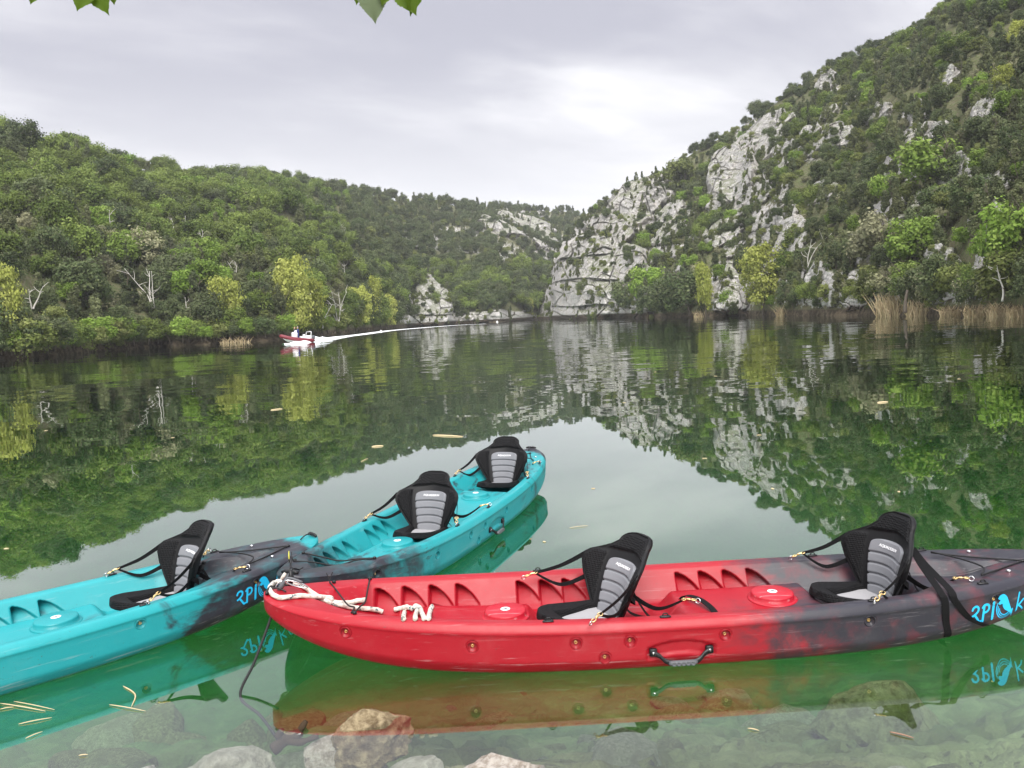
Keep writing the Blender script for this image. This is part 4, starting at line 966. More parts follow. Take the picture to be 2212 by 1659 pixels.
def add_logo(root):
    s0, f0 = 3.275, .45; mb = MB()
    def wall(u, v, off):
        s = s0+u*.93; z = float(zk(s0)+f0*(zs(s0)-zk(s0)))-.012+v*.95+.05*u; z = min(z, float(zs(s))-.048); y = -(outer(s, z)+off)
        return np.array([s, y, z])
    def flat(poly2, faces, off=.0016):
        V = [wall(p[0], p[1], off) for p in poly2]; mb.add(V, faces)
    for P, w in logo_strokes():
        T = np.gradient(P, axis=0); T /= np.linalg.norm(T, axis=1)[:, None]+1e-9; N = np.stack([-T[:, 1], T[:, 0]], 1)*w/2
        pts = np.concatenate([P-N, P+N]); k = len(P)
        # round ends
        flat(pts, [(i, i+1, k+i+1, k+i) for i in range(k-1)])
        for c_ in (P[0], P[-1]):
            ring = [c_+np.array([math.cos(q), math.sin(q)])*w/2 for q in np.linspace(0, 6.283, 9)[:-1]]; flat(ring, [tuple(range(8))], .0019)
    l = mb.obj('side_lettering', M_CYAN, root, False); mb.v, mb.f, mb.m = [], [], []
    E_ = emblem_poly(); n = len(E_); h = n//2
    from mathutils.geometry import tessellate_polygon
    tris = tessellate_polygon([[Vector((p[0], p[1], 0)) for p in E_]]); flat(E_, [tuple(t_) for t_ in tris], .0022)
    mb.obj('bird_emblem', M_CYAN, root, False)
M_TEALCAP = plain('teal_plastic', TEAL, .36, .34); M_SLATECAP = plain('slate_plastic', SLATE, .36, .34); M_REDCAP = plain('red_plastic', RED, .36, .34)
M_HATCH = paint('red_hatch', (.40, .008, .022), SLATE, [(9, 10)], 4.0)
red_pos, red_yaw = (-1.239, 3.692), rad(1.6)
t2_pos, t2_yaw = (-1.195, 3.93), rad(69.6)
t1_yaw = rad(39.4); t1_tip = np.array([-1.255, 4.78]); t1_pos = t1_tip-L*np.array([math.cos(t1_yaw), math.sin(t1_yaw)])
KR = make_kayak('kayak', 'red kayak fading to slate grey toward its blue lettered stern', M_RED, red_pos, red_yaw, True)
K1 = make_kayak('kayak', 'turquoise kayak with blue lettering on its dark stern, cut by the left frame edge', M_TEAL1, t1_pos, t1_yaw, True)
K2 = make_kayak('kayak', 'turquoise kayak with two black seats and dark marbling, pointing away behind the red kayak', M_TEAL2, t2_pos, t2_yaw, False)
bpy.context.view_layer.update()
KM = {id(k): k.matrix_world.copy() for k in (KR, K1, K2)}
_bvh = {}
def on_kayak(k, x, y, off=0.0):
    """world point where the line of sight through (x, y) meets the kayak's surface"""
    if id(k) not in _bvh: _bvh[id(k)] = BVHTree.FromPolygons([KM[id(k)] @ v.co for v in HULL.vertices], [tuple(p.vertices) for p in HULL.polygons])
    d = ray(x, y); hit, nrm, i, ds = _bvh[id(k)].ray_cast(Vector((0, 0, H)), Vector(d))
    if hit is None: return None
    if nrm.dot(Vector(d)) > 0: nrm = -nrm
    return np.array(hit+nrm*off)
# ------------------------------------------------------------------ kayak seats
BH = 0.452; LEAN = rad(23)
def bw(v): return np.interp(v, [0, .08, .20, .34, .46, .54, .61, .68, .76, .84, .96, 1.0], [.110, .138, .176, .218, .243, .246, .230, .192, .150, .122, .085, .0])
def back_pt(y, v, off=0.0, hwid=.215):
    """point of the backrest shell: y across, v along the height; wings curve toward the paddler"""
    x = -0.075*(np.abs(y)/.2)**1.8-0.02*np.sin(np.pi*np.clip(v, 0, 1))+0.012-off; z = v*BH
    return np.stack([x*math.cos(LEAN)+z*math.sin(LEAN), y+0*z, -x*math.sin(LEAN)+z*math.cos(LEAN)], -1)
def seat_meshes():
    out = {}
    v = np.concatenate([np.linspace(0, .9, 70), 1-np.linspace(.316, 0, 22)**2*1.0]); u = np.linspace(-1, 1, 71); Vv, Uu = np.meshgrid(v, u, indexing='ij')
    w = bw(Vv); 
    top = Vv > .84; w = np.where(top, .122*np.sqrt(np.clip(1-((Vv-.84)/.16)**2.3, 0, 1))+0.0005, w)
    Yv = Uu*w; edge = (w-np.abs(Yv)); edge = np.minimum(edge, (1-Vv)*BH*1.0); edge = np.minimum(edge, Vv*BH+.004)
    pan = .103+.031*np.clip(Vv/.55, 0, 1)                                    # half width of the centre panel bay
    side = np.minimum(edge-.014, np.minimum(np.abs(Yv)-pan-.006, (.685-Vv)*BH-.18*(np.abs(Yv)-.12)))
    tp = np.minimum(edge-.014, np.minimum((Vv-.715)*BH+.18*(np.abs(Yv)-.12)+.0, .2))
    pad = .015*np.maximum(sst(0, .016, side), sst(0, .016, tp))
    rimh = .006*sst(.0, .006, edge)*(1-sst(.009, .014, edge))
    off = .012+pad+rimh*1.0; off = off*sst(-.001, .004, edge)
    A = back_pt(Yv, Vv, off); B = back_pt(Yv, Vv, -.012*sst(0, .01, edge))
    nv_, nu_ = Vv.shape; V = np.concatenate([A.reshape(-1, 3), B.reshape(-1, 3)]); F1 = grid_faces(nv_, nu_); F2 = F1[:, ::-1]+nv_*nu_
    # rim faces at the foot
    foot = np.array([[i, i+1, nv_*nu_+i+1, nv_*nu_+i] for i in range(nu_-1)])
    padf = pad.ravel()[F1].mean(1) > .004
    mi = np.concatenate([np.where(padf, 0, 1), np.ones(len(F2)+len(foot), int)])
    out['backrest'] = mesh_np('backrest', V, np.concatenate([F1, F2, foot]), [M_PAD, M_EDGE], True, mi)
    # grey centre panel with arched channels
    v = np.linspace(.015, .665, 120); u = np.linspace(-1, 1, 41); Vv, Uu = np.meshgrid(v, u, indexing='ij'); pw = .088+.033*np.clip((Vv-.05)/.45, 0, 1)
    k = np.clip((Vv-.565)/.10, 0, 1); pw = pw*np.sqrt(np.clip(1-.985*k**2.6, 0.0, 1)); Yv = Uu*pw
    edge = np.minimum(pw-np.abs(Yv), np.minimum((.668-Vv)*BH, (Vv-.01)*BH)); arch = .035*(1-(Uu**2))
    g = 0*Vv
    for gv in (.47, .355, .24, .125): g = np.maximum(g, np.exp(-((Vv-gv-arch)*BH/.0045)**2))
    off = .010+.016*sst(-.002, .012, edge)-.013*g
    out['centre_panel'] = mesh_np('centre_panel', back_pt(Yv, Vv, off).reshape(-1, 3), grid_faces(*Vv.shape), M_GREY, True)
    # seat cushion: horseshoe of foam round a grey middle
    a = np.linspace(0, 1, 60); u = np.linspace(-1, 1, 61); Aa, Uu = np.meshgrid(a, u, indexing='ij'); LN = .37
    w = .178*np.sqrt(np.clip(1-Aa**3.4, 0, 1))*(1-.10*(1-Aa)); Yv = Uu*w; X = -Aa*LN
    edge = np.minimum(w-np.abs(Yv), (1-Aa)*LN+.01); iw = .105-.055*np.clip((Aa-.15)/.55, 0, 1); bay = np.minimum(iw-np.abs(Yv), (.70-Aa)*LN)
    Z = .012+.030*sst(0, .02, edge)*(1-sst(-.012, .006, bay))+.07*Aa**2.2+.03*(np.abs(Yv)/.18)**2
    Zb = Z*0-.004+.07*Aa**2.2+.03*(np.abs(Yv)/.18)**2; Z = np.where(edge < .0015, Zb+.004, Z)
    V = np.concatenate([np.stack([X, Yv, Z], 2).reshape(-1, 3), np.stack([X, Yv, Zb], 2).reshape(-1, 3)]); F1 = grid_faces(60, 61); n = 60*61
    out['seat_cushion'] = mesh_np('seat_cushion', V, np.concatenate([F1[:, ::-1], F1+n]), M_PAD, True)
    a = np.linspace(0, 1, 24); u = np.linspace(-1, 1, 17); Aa, Uu = np.meshgrid(a, u, indexing='ij'); Ab = Aa*.68; iw = (.100-.055*np.clip((Ab-.15)/.55, 0, 1))*np.sqrt(np.clip(1-Aa**6, 0, 1)); Yv = Uu*iw
    Z = .022+.07*Ab**2.2+.03*(np.abs(Yv)/.18)**2+.006*(1-Uu**4)*(1-Aa**6)
    out['cushion_centre'] = mesh_np('cushion_centre', np.stack([-Ab*LN, Yv, Z], 2).reshape(-1, 3), grid_faces(24, 17)[:, ::-1], M_LGREY, True)
    return out
SM = seat_meshes()
def text_mesh(body, size, mat, extr=.0008):
    cu = bpy.data.curves.new('lettering', 'FONT'); cu.body = body; cu.size = size; cu.align_x = 'CENTER'; cu.align_y = 'CENTER'; cu.extrude = extr; cu.offset = size*.018; cu.resolution_u = 3
    ob = bpy.data.objects.new('lettering', cu); C.objects.link(ob); dg = bpy.context.evaluated_depsgraph_get(); me = bpy.data.meshes.new_from_object(ob.evaluated_get(dg))
    bpy.data.objects.remove(ob); bpy.data.curves.remove(cu); me.materials.clear(); me.materials.append(mat); me.name = 'lettering'; return me
TXT = text_mesh('AQUADESIGN', .0195, M_WHITE)
co = np.zeros(len(TXT.vertices)*3); TXT.vertices.foreach_get('co', co); co = co.reshape(-1, 3)
TXT.vertices.foreach_set('co', back_pt(-co[:, 0], .585+co[:, 1]/BH, .0272+co[:, 2]).ravel())
def hook_mesh():
    mb = MB(); mb.tube(catmull([(0, 0, 0), (.012, 0, .002), (.026, 0, .002)], 4), [.0045]*4+[.006]*4+[.0045], 8)
    mb.tube(catmull([(.026, 0, .002), (.036, .009, .002), (.050, .008, .002), (.054, 0, .002), (.046, -.008, .002), (.034, -.007, .002)], 5), .0032, 7)
    mb.tube(catmull([(-.012, .010, 0), (0, .012, 0), (.004, 0, 0), (0, -.012, 0), (-.012, -.010, 0), (-.014, 0, 0)], 4, True), .0026, 6, closed=True); return mb.mesh('snap_hook', M_BRASS)
HOOK = hook_mesh()
def ring_mesh():
    mb = MB(); mb.tube([(.011*math.cos(a), .011*math.sin(a), 0) for a in np.linspace(0, 6.283, 17)[:-1]], .002, 6, closed=True); return mb.mesh('ring', M_STEEL)
RING = ring_mesh()
def aim(o, p, q, roll=0.0):     # hook's local +x points from p to q
    d = Vector(q)-Vector(p); o.location = p; o.rotation_mode = 'QUATERNION'; o.rotation_quaternion = d.to_track_quat('X', 'Z')
def make_seat(kay, s0, label, straps=True, seed=0, twist=0.0, lean=0.0):
    r = random.Random(seed); z0 = float(zf(np.array(s0-.05), np.array(0.0)))+.012
    Mk = KM[id(kay)] @ Matrix.Translation((s0, 0, z0)) @ Matrix.Rotation(twist, 4, 'Z')
    root = tag(link('kayak_chair', None), label, 'kayak seat', 'padded seats clipped into the kayaks'); root.matrix_world = Mk
    b = link('backrest', SM['backrest'], root, rot=(0, lean, 0)); cp = link('centre_panel', SM['centre_panel'], b)
    link('lettering', TXT, b)
    link('seat_cushion', SM['seat_cushion'], root); link('cushion_centre', SM['cushion_centre'], root)
    def side_at(sg, v, k=.97): 
        p = back_pt(np.array([sg*float(bw(v))*k]), np.array([v]), .004)[0]; return np.array([p[0]*math.cos(lean)+p[2]*math.sin(lean), p[1], -p[0]*math.sin(lean)+p[2]*math.cos(lean)])
    for sg in (-1, 1):
        for kind_, ds in (('front', -.285), ('rear', .27)):
            se = s0+ds; pad = np.array([ds, sg*(float(hw(np.clip(se, 0, L)))-.047), float(zs(se))-z0+.016])
            if kind_ == 'front': p0 = side_at(sg, .56)
            else: p0 = back_pt(np.array([sg*.09]), np.array([.36]), -.03)[0]
            d = pad-p0; d /= np.linalg.norm(d); e = pad-d*.060
            sag = .015 if kind_ == 'front' else .06
            mid = (p0+e)/2-np.array([0, 0, sag]); P = catmull([p0, mid, e], 8)
            wdt = np.array([0.0, 0.006*sg, .027]) if kind_ == 'front' else np.array([.004, .004*sg, .026])
            mb = MB(); tap = np.linspace(1, .45, len(P))[:, None]; mb.ribbon(P, wdt*tap, .0022)
            if kind_ == 'front':     # slack lower loop of the same webbing
                q0 = side_at(sg, .30, .99); Q = catmull([q0, (q0+e)/2-np.array([0, 0, .035+.02*r.random()]), e], 8); mb.ribbon(Q, wdt*np.linspace(.9, .45, len(Q))[:, None], .0022)
            mb.obj('strap', M_WEB, root, False)
            h = link('snap_hook', HOOK, root); aim(h, tuple(e), tuple(pad)); rg = link('ring', RING, h, (.062, 0, .0)); rg.rotation_euler = (rad(70), 0, 0)
    # buckle and webbing behind the back
    bp = back_pt(np.array([-.04]), np.array([.42]), -.035)[0]; mb = MB(); mb.box((0, 0, 0), (.045, .030, .016), .3); mb.box((.032, 0, 0), (.024, .024, .010), .3); mb.box((-.030, 0, 0), (.018, .036, .012), .3)
    bk = mb.obj('buckle', M_BLACK, root); bk.location = bp; bk.rotation_euler = (.2, -.7, .4)
    mb = MB(); mb.ribbon(catmull([bp, bp+[.03, .05, -.06], bp+[.05, .10, -.16], bp+[.09, .05, -.19], bp+[.16, -.04, -.185]], 6), np.array([0.012, .020, .004]), .002); mb.ribbon(catmull([bp+[0, -.03, 0], bp+[.05, -.03, -.10], bp+[.10, -.06, -.17], bp+[.18, -.13, -.18]], 6), np.array([0.014, .018, .003]), .002)
    mb.ribbon(catmull([side_at(-1, .35), side_at(-1, .30)+[.06, .05, -.03], side_at(1, .30)+[.06, -.05, -.03], side_at(1, .35)], 8), np.array([0, 0, .03]), .002)
    mb.obj('rear_webbing', M_WEB, root, False)
    return root
S1 = make_seat(KR, 1.655, 'black and grey seat in the middle of the red kayak beside the first hatch', seed=1, twist=rad(22), lean=rad(7))
S2 = make_seat(KR, 3.015, 'seat at the dark end of the red kayak with loose straps hanging over the side', seed=2, twist=rad(10), lean=rad(-6))
S3 = make_seat(K1, 3.085, 'single visible seat of the left turquoise kayak', seed=3, twist=rad(4))
S4 = make_seat(K2, 1.615, 'nearer seat of the turquoise kayak pointing away, tall dark back', seed=4)
S5 = make_seat(K2, 3.085, 'farther seat of the turquoise kayak pointing away, near its stern', seed=5)
# webbing ends hanging over the dark side of the red kayak
for ds, dz in ((0.0, 0.0), (.10, .02)):
    P = []; a = np.array([3.115, -.10, .40]); r_ = Matrix(KM[id(KR)])
    s1 = 3.12+ds*.5; s2 = 3.14+ds*1.2; s3 = 3.16+ds*2.0
    q = [a, np.array([3.12+ds*.2, -.17, .34]), np.array([s1, -float(hw(s1))+.02, float(zs(s1))+.012]), np.array([s1+.01, -float(hw(s1))-.004, float(zs(s1))-.03]), np.array([s2, -outer(s2, .13)-.006, .13]), np.array([s3, -outer(s3, .05+dz)-.012, .055+dz]), np.array([s3+.02, -outer(s3+.02, .0)-.02, .005+dz*1.5])]
    P = catmull(q, 7); W = np.tile(np.array([.030, -.004, .004]), (len(P), 1)); mb = MB(); mb.ribbon(P, W, .0022)
    o_ = mb.obj('loose_strap', M_WEB, None, False); o_.parent = S2; o_.matrix_parent_inverse = (KM[id(KR)].inverted() @ S2.matrix_world).inverted() if False else Matrix.Identity(4)
    o_.data.transform(Matrix.Rotation(-rad(10), 4, 'Z') @ Matrix.Translation((-3.015, 0, -(float(zf(np.array(2.965), np.array(0.0)))+.012))))
# thigh strap across the step behind the middle seat of the red kayak
mb = MB(); z = float(zf(np.array(2.1), np.array(0.0))); mb.ribbon(catmull([(2.02, .07, z-.03), (2.05, .06, z+.018), (2.10, -.02, z+.03), (2.14, -.12, z+.012), (2.15, -.17, z-.02)], 6), np.array([.030, .012, 0]), .003); o_ = mb.obj('paddle_strap', M_WEB, KR, False)
mb = MB(); mb.lathe([(.007, 0), (.007, .003), (0, .004)], 10); mb.obj('bolt', M_STEEL, KR).location = (2.015, .072, z-.012)

# ------------------------------------------------------------------ mooring gear at the bow of the red kayak
m, t = new_mat('braided_rope'); p = t.n('ShaderNodeNewGeometry').outputs['Position']; n = t.noise(p, 60, 3, .6).outputs[0]; n2 = t.noise(t.mapping(p, (1, 1, 1)), 26, 2, .5).outputs[0]
c = t.mix(t.smooth(n, .3, .7), (.42, .38, .33), (.72, .67, .60)); n3 = t.noise(p, 120, 2, .5).outputs[0]
c = t.mix(t.math('MULTIPLY', t.smooth(n2, .60, .64), t.smooth(n3, .42, .5)), c, (.08, .14, .15)); c = t.mix(t.math('MULTIPLY', t.smooth(t.noise(p, 7, 2, .5).outputs[0], .55, .75), .4), c, (.55, .36, .22))
t.out(t.pbsdf(c, .9, .1, normal=t.bump(n, .8, .004))); M_ROPE = m
def kp(x, y, off, z=.30):
    q = on_kayak(KR, x, y, off)
    return q if q is not None else at(x, y, z)
RR = .0115
loop = [(704, 1294), (668, 1291), (638, 1293), (606, 1296), (588, 1288), (582, 1274), (590, 1262), (600, 1256), (616, 1257), (634, 1262), (655, 1271), (677, 1286), (700, 1296), (724, 1309), (752, 1315), (785, 1316), (808, 1318), (826, 1325)]
P = np.array([kp(x, y, RR) for x, y in loop]); P[3:9, 2] = np.maximum(P[3:9, 2], .30)
Ps = catmull(P, 7); Ps[:, 2] = np.convolve(np.pad(Ps[:, 2], 4, 'edge'), np.ones(9)/9, 'valid')
mb = MB(); mb.tube(Ps, RR, 12, twist=(.9, .10))
P2 = np.array([kp(x, y, RR) for x, y in [(700, 1296), (718, 1300), (748, 1304), (771, 1299), (788, 1297)]]); mb.tube(catmull(P2, 7), RR, 12, twist=(.9, .10))
k0 = kp(707, 1296, RR*1.4)
for j in range(3):     # the knot
    ang = j*1.05+.3; ax_ = np.array([math.cos(ang)*.3, math.sin(ang), .5]); ax_ /= np.linalg.norm(ax_); e1 = np.cross(ax_, [0, 0, 1.]); e1 /= np.linalg.norm(e1); e2 = np.cross(ax_, e1)
    mb.tube([k0+.017*(math.cos(a)*e1+math.sin(a)*e2)+ax_*.006*(j-1) for a in np.linspace(0, 6.283, 15)[:-1]], RR*.95, 10, closed=True)
rope = mb.obj('mooring_rope', M_ROPE); tag(rope, 'knotted off-white braided rope looped round the bow of the red kayak', 'rope')
mb = MB()
for pts in ([(852, 1319), (862, 1314), (872, 1312), (884, 1315), (893, 1319)], [(872, 1341), (874, 1328), (877, 1315)], [(893, 1318), (898, 1311), (906, 1314), (912, 1325), (916, 1341)], [(897, 1341), (901, 1328), (906, 1314)], [(926, 1341), (929, 1327), (934, 1314)]):
    Q = np.array([kp(x, y, RR, .14) for x, y in pts]); mb.tube(catmull(Q, 6), RR, 10, twist=(.9, .10))
tag(mb.obj('rope_coil', M_ROPE), 'loose turns of off-white rope hanging over the step inside the red kayak', 'rope')
# steel snap links holding the bows together
def oval(c, u_, v_, a, b, r_, mb, n=20): mb.tube([np.array(c)+a*math.cos(q)*np.array(u_)+b*math.sin(q)*np.array(v_) for q in np.linspace(0, 6.283, n+1)[:-1]], r_, 7, closed=True)
cb = kp(608, 1272, .02); car = thing('carabiner', 'grey and silver snap link clipped on the white rope at the red bow', 'carabiner', tuple(cb))
mb = MB(); ux = np.array([.55, .25, .80]); ux /= np.linalg.norm(ux); vx = np.cross(ux, [0.3, -1, .2]); vx /= np.linalg.norm(vx); oval((-.012, -.006, -.010), ux, vx, .034, .015, .0035, mb); mb.obj('link_ring', M_STEEL, car)
mb = MB(); mb.tube([np.array([.006, -.012, .002])+ux*q for q in (-.035, -.028, .0, .035, .05, .085)], [.004, .011, .013, .010, .006, .005], 10); mb.obj('snap_body', M_GRIP, car)
mb = MB(); mb.tube([np.array([.004, -.01, .03])+ux*q for q in (.0, .02, .035)], [.008, .009, .008], 10); mb.obj('ferrule', M_ROPE, car)
cb2 = at(640, 1262, .36); c2 = thing('carabiner', 'silver snap link between the red bow and the turquoise bow behind it', 'carabiner', tuple(cb2)); mb = MB(); ux2 = np.array([.88, .2, -.40]); oval((0, 0, 0), ux2, np.cross(ux2, [0, 1, .2]), .055, .012, .004, mb); mb.obj('link_ring', M_STEEL, c2)
mb = MB(); mb.tube(catmull([(-.045, 0, .03), (-.02, .0, .03), (.03, 0, .008)], 4), .006, 8); mb.obj('gate', M_GRIP, c2)
mb = MB(); tp_ = at(627, 1266, .34); mb.tube([tp_, tp_+[.004, .01, .04], tp_+[.004, .012, .075]], [.011, .013, .009], 10); tag(mb.obj('toggle_handle', M_BLACK), 'upright black toggle at the turquoise bow behind the snap link', 'toggle')
a0 = np.array(cb)+[-.012, -.012, -.03]; a3 = at(519, 1503, 0.0); a1 = a0+(a3-a0)*.33+np.array([.004, 0, -.01]); a2 = a0+(a3-a0)*.68+np.array([.002, 0, -.012])
b_ = at(612, 1614, -.05); bz = float(bed_z(b_[0], b_[1])[0]); b1 = at(612, 1614, -.13)
mb = MB(); mb.tube(catmull([a0, a1, a2, a3, a3+(b1-a3)*.5+np.array([0, 0, .02]), b1], 8), .0065, 8)
tag(mb.obj('mooring_line', M_CORD), 'black mooring line running from the red bow down into the water', 'rope')
# thin cord tied to the turquoise bow, with a yellow straw stuck in its knot
def k2(x, y, off=.004, z=.32):
    q = on_kayak(K2, x, y, off); return q if q is not None else at(x, y, z)
mb = MB(); q0 = at(628, 1225, .335); mb.tube(catmull([at(622, 1250, .33), at(625, 1237, .335), q0, at(633, 1228, .335), at(645, 1230, .325), at(655, 1226, .33)], 5), .0035, 6); mb.tube(catmull([q0, at(626, 1216, .35), at(624, 1208, .37)], 4), .003, 5); mb.tube(catmull([q0, at(629, 1214, .355), at(631, 1206, .37)], 4), .003, 5)
tag(mb.obj('tied_cord', M_CORD), 'thin black cord knotted at the bow of the turquoise kayak behind', 'cord')
mb = MB(); mb.tube([at(625, 1213, .355), at(624, 1200, .385), at(624, 1190, .405)], [.003, .004, .002], 6); tag(mb.obj('straw', plain('yellow_straw', (.50, .48, .06), .6)), 'short yellow straw stuck in the black cord knot', 'straw')
# ------------------------------------------------------------------ rocks in the shallows
def stone_mesh(seed, sx, sy, sz, n=3, rough=.22, mat=None, name='stone', sharp=True):
    import bmesh
    bm = bmesh.new(); bmesh.ops.create_icosphere(bm, subdivisions=n, radius=1.0); V = np.array([v.co[:] for v in bm.verts]); F = [tuple(v.index for v in f.verts) for f in bm.faces]; bm.free()
    r = np.random.RandomState(seed); 
    for i in range(16 if sharp else 4):     # chop flat faces
        d = r.normal(size=3); d[2] = abs(d[2])*1.2; d /= np.linalg.norm(d); h = .42+.38*r.rand(); over = np.maximum(V.dot(d)-h, 0); V = V-over[:, None]*d*.92
    V = V*(1+rough*fbm(V*1.4+seed*5.1, 4)[:, None]+.35*rough*fbm(V*6+seed, 3)[:, None])
    me = mesh_np(name, V*[sx, sy, sz], np.array(F), mat, True); me.set_sharp_from_angle(angle=rad(24)); return me
def stone_mat(name, a, b, dark, sc=1.0, fine=14):
    m, t = new_mat(name); p = t.obj(); n = t.noise(p, 3.5*sc, 6, .65).outputs[0]; n2 = t.noise(p, fine*sc, 6, .7).outputs[0]; v = t.n('ShaderNodeTexVoronoi', {'Vector': p, 'Scale': 6*sc}, feature='DISTANCE_TO_EDGE').outputs['Distance']
    c = t.mix(t.smooth(n2, .35, .65), a, b); c = t.mix(t.math('MULTIPLY', t.smooth(n, .5, .68), .75), c, dark)
    h = t.math('ADD', n2, t.math('MULTIPLY', n, .6)); t.out(t.pbsdf(c, .85, .2, normal=t.bump(h, .9, .03))); return m
M_ST1 = stone_mat('pale_stone', (.21, .19, .155), (.37, .345, .30), (.14, .12, .09)); M_ST2 = stone_mat('brown_stone', (.12, .085, .045), (.33, .265, .16), (.04, .028, .018), 1.2, 22); M_ST3 = stone_mat('submerged_stone', (.12, .11, .05), (.31, .28, .18), (.12, .12, .05)); M_ST4 = stone_mat('buff_stone', (.24, .20, .16), (.48, .44, .39), (.15, .10, .07), 1.3, 24)
def boulder(x, y, z, seed, sx, sy, sz, mat, label, rz=0.0, sink=.5, n=4, name='boulder', group=None, rough=.22, tilt=0.0):
    P = at(x, y, z); o = link(name, stone_mesh(seed, sx, sy, sz, n, rough, mat, name), None, tuple(P+np.array([0, 0, -sz*sink])), (tilt, 0, rz)); return tag(o, label, 'rock', group)
boulder(785, 1558, .0, 3, .24, .16, .13, M_ST2, 'brown layered rock just breaking the surface below the red bow', .25, .38, 5, rough=.30)
boulder(760, 1598, -.06, 5, .20, .10, .10, M_ST4, 'pinkish submerged slab in front of the brown layered rock', .1, .5, 4)
boulder(1075, 1650, .03, 8, .25, .15, .13, M_ST4, 'buff boulder standing dry at the bottom edge of the frame', -.15, .42, 5, rough=.28)
boulder(1562, 1668, .0, 9, .045, .04, .05, M_ST4, 'small buff stone tip at the bottom edge right of the boulder', 0, .4, 3)
boulder(485, 1612, -.10, 11, .25, .17, .12, M_ST1, 'large pale flat stone under water left of the mooring line', -.25, .8, 4)
boulder(300, 1655, -.08, 12, .12, .08, .07, M_ST1, 'small pale stone under water at the bottom left', .2, .7, 4)
boulder(720, 1650, -.10, 13, .30, .16, .10, M_ST1, 'broad pale submerged stone at the bottom edge under the pink slab', .1, .8, 4)
boulder(880, 1640, -.10, 14, .22, .15, .11, M_ST1, 'pale submerged stone left of the buff boulder', .5, .8, 4)
boulder(1240, 1660, -.10, 15, .15, .10, .07, M_ST1, 'pale submerged stone right of the buff boulder', .3, .8, 4)
boulder(1890, 1475, -.9, 16, .50, .32, .26, M_ST3, 'large pale rock deep under the dark end of the red kayak', .1, .6, 4)
SV = [stone_mesh(100+i, 1, .72+.2*rnd.random(), (.26+.16*rnd.random()), 4, .16, M_ST3 if i % 3 else M_ST1, 'stone') for i in range(7)]
for i in range(110):
    x = R.rand()*6.4-3.2; y = 2.2+R.rand()**1.3*4.2; z = float(bed_z(x, y)[0]); s_ = .05+.17*R.rand()**2*(1+.25*y)
    o = link('stone', SV[i % 7], None, (x, y, z+s_*.02), (R.normal()*.15, R.normal()*.15, R.rand()*6.28), s_)
    tag(o, 'rounded olive stone lying on the lake bed in the shallows', 'stone', 'stones on the lake bed')
# driftwood stub at the water's edge
mb = MB(); o0 = at(632, 1594, -.04)
for pts, r0 in (([(-.10, -.02, -.05), (-.02, 0, .0), (.05, .01, .02)], .045), ([(.02, .0, .0), (.05, .0, .05), (.075, .01, .085)], .028), ([(-.05, 0, 0), (.04, -.03, -.01), (.14, -.01, .01)], .030), ([(-.08, .02, 0), (-.06, .02, .04)], .03)):
    Q = catmull(pts, 6); mb.tube(Q, r0*(1+.35*fbm(Q*40+3, 2))*np.linspace(1, .6, len(Q))*.8, 9)
w = mb.obj('driftwood', M_ST2 if False else bark_mat('wet_driftwood', (.02, .014, .009), (.07, .048, .03))); w.location = o0; w.scale = (.75,)*3; tag(w, 'dark knobbly driftwood stub at the water line left of the brown rock', 'driftwood')

# ------------------------------------------------------------------ bits floating on the water
M_STRAW = plain('dry_straw', (.55, .44, .27), .7, .2)
def twig(x0, y0, x1, y1, r_, label, mat=None, mid=None, name='twig', group='reed bits floating by the kayaks', cat='twig'):
    a, b = at(x0, y0, .004), at(x1, y1, .004); c = (at(*mid, .004) if mid else (a+b)/2+np.array([0, 0, .002])); mb = MB(); Q = catmull([a, c, b], 5)
    mb.tube(Q, np.array([.5, .8, 1, 1, 1, 1, 1, .9, .8, .6, .4])[:len(Q)]*r_, 6); return tag(mb.obj(name, mat or M_STRAW), label, cat, group)
twig(0, 1519, 98, 1536, .0025, 'thick dry reed stalk floating at the left frame edge under the turquoise kayak')
twig(30, 1515, 118, 1533, .002, 'second dry reed stalk crossing the thick one at the left frame edge')
twig(0, 1532, 30, 1527, .002, 'short reed stub cut by the left frame edge')
twig(266, 1482, 284, 1526, .003, 'bent pale leaf blade floating below the left kayak', mid=(292, 1500))
twig(236, 1522, 315, 1536, .002, 'straight pale reed bit under the bent leaf blade')
twig(40, 1564, 112, 1550, .002, 'thin pale reed bit near the left edge below the stalks')
twig(55, 1595, 92, 1580, .002, 'short pale reed bit lower left, nearest the bottom')
twig(170, 1632, 190, 1630, .002, 'tiny pale chip floating over the lower left stones')
twig(1922, 1581, 1974, 1594, .003, 'brown stick floating in the reflection of the loose straps', plain('brown_stick', (.26, .15, .10), .7))
twig(1615, 1573, 1640, 1578, .002, 'pale leaf scrap floating below the red hull')
twig(935, 940, 1000, 943, .012, 'floating reed mat in front of the far turquoise seat', name='twig')
twig(585, 886, 610, 883, .014, 'white floating stick right of the motorboat reflection'); twig(803, 965, 828, 963, .012, 'white floating stick in mid lake left of centre'); twig(780, 997, 795, 990, .004, 'short pale stick floating above the white kayak wake line')
twig(1230, 1140, 1270, 1135, .002, 'thin pale thread floating between the two turquoise and red kayaks'); twig(1895, 870, 1918, 868, .014, 'white floating stick in the right hill reflection')
for i in range(20):
    x = R.rand()*2212; y = 760+R.rand()**1.5*620
    q = at(x, y, .003); s_ = .004+.0022*math.hypot(q[0], q[1]); mb = MB(); mb.box((0, 0, 0), (s_*(1.2+R.rand()), s_, .004), .3); o = mb.obj('leaf_scrap', M_STRAW); o.location = q; o.rotation_euler = (0, 0, R.rand()*3); tag(o, 'tiny pale scrap floating on the open lake', 'leaf scrap', 'pale scraps drifting on the lake')

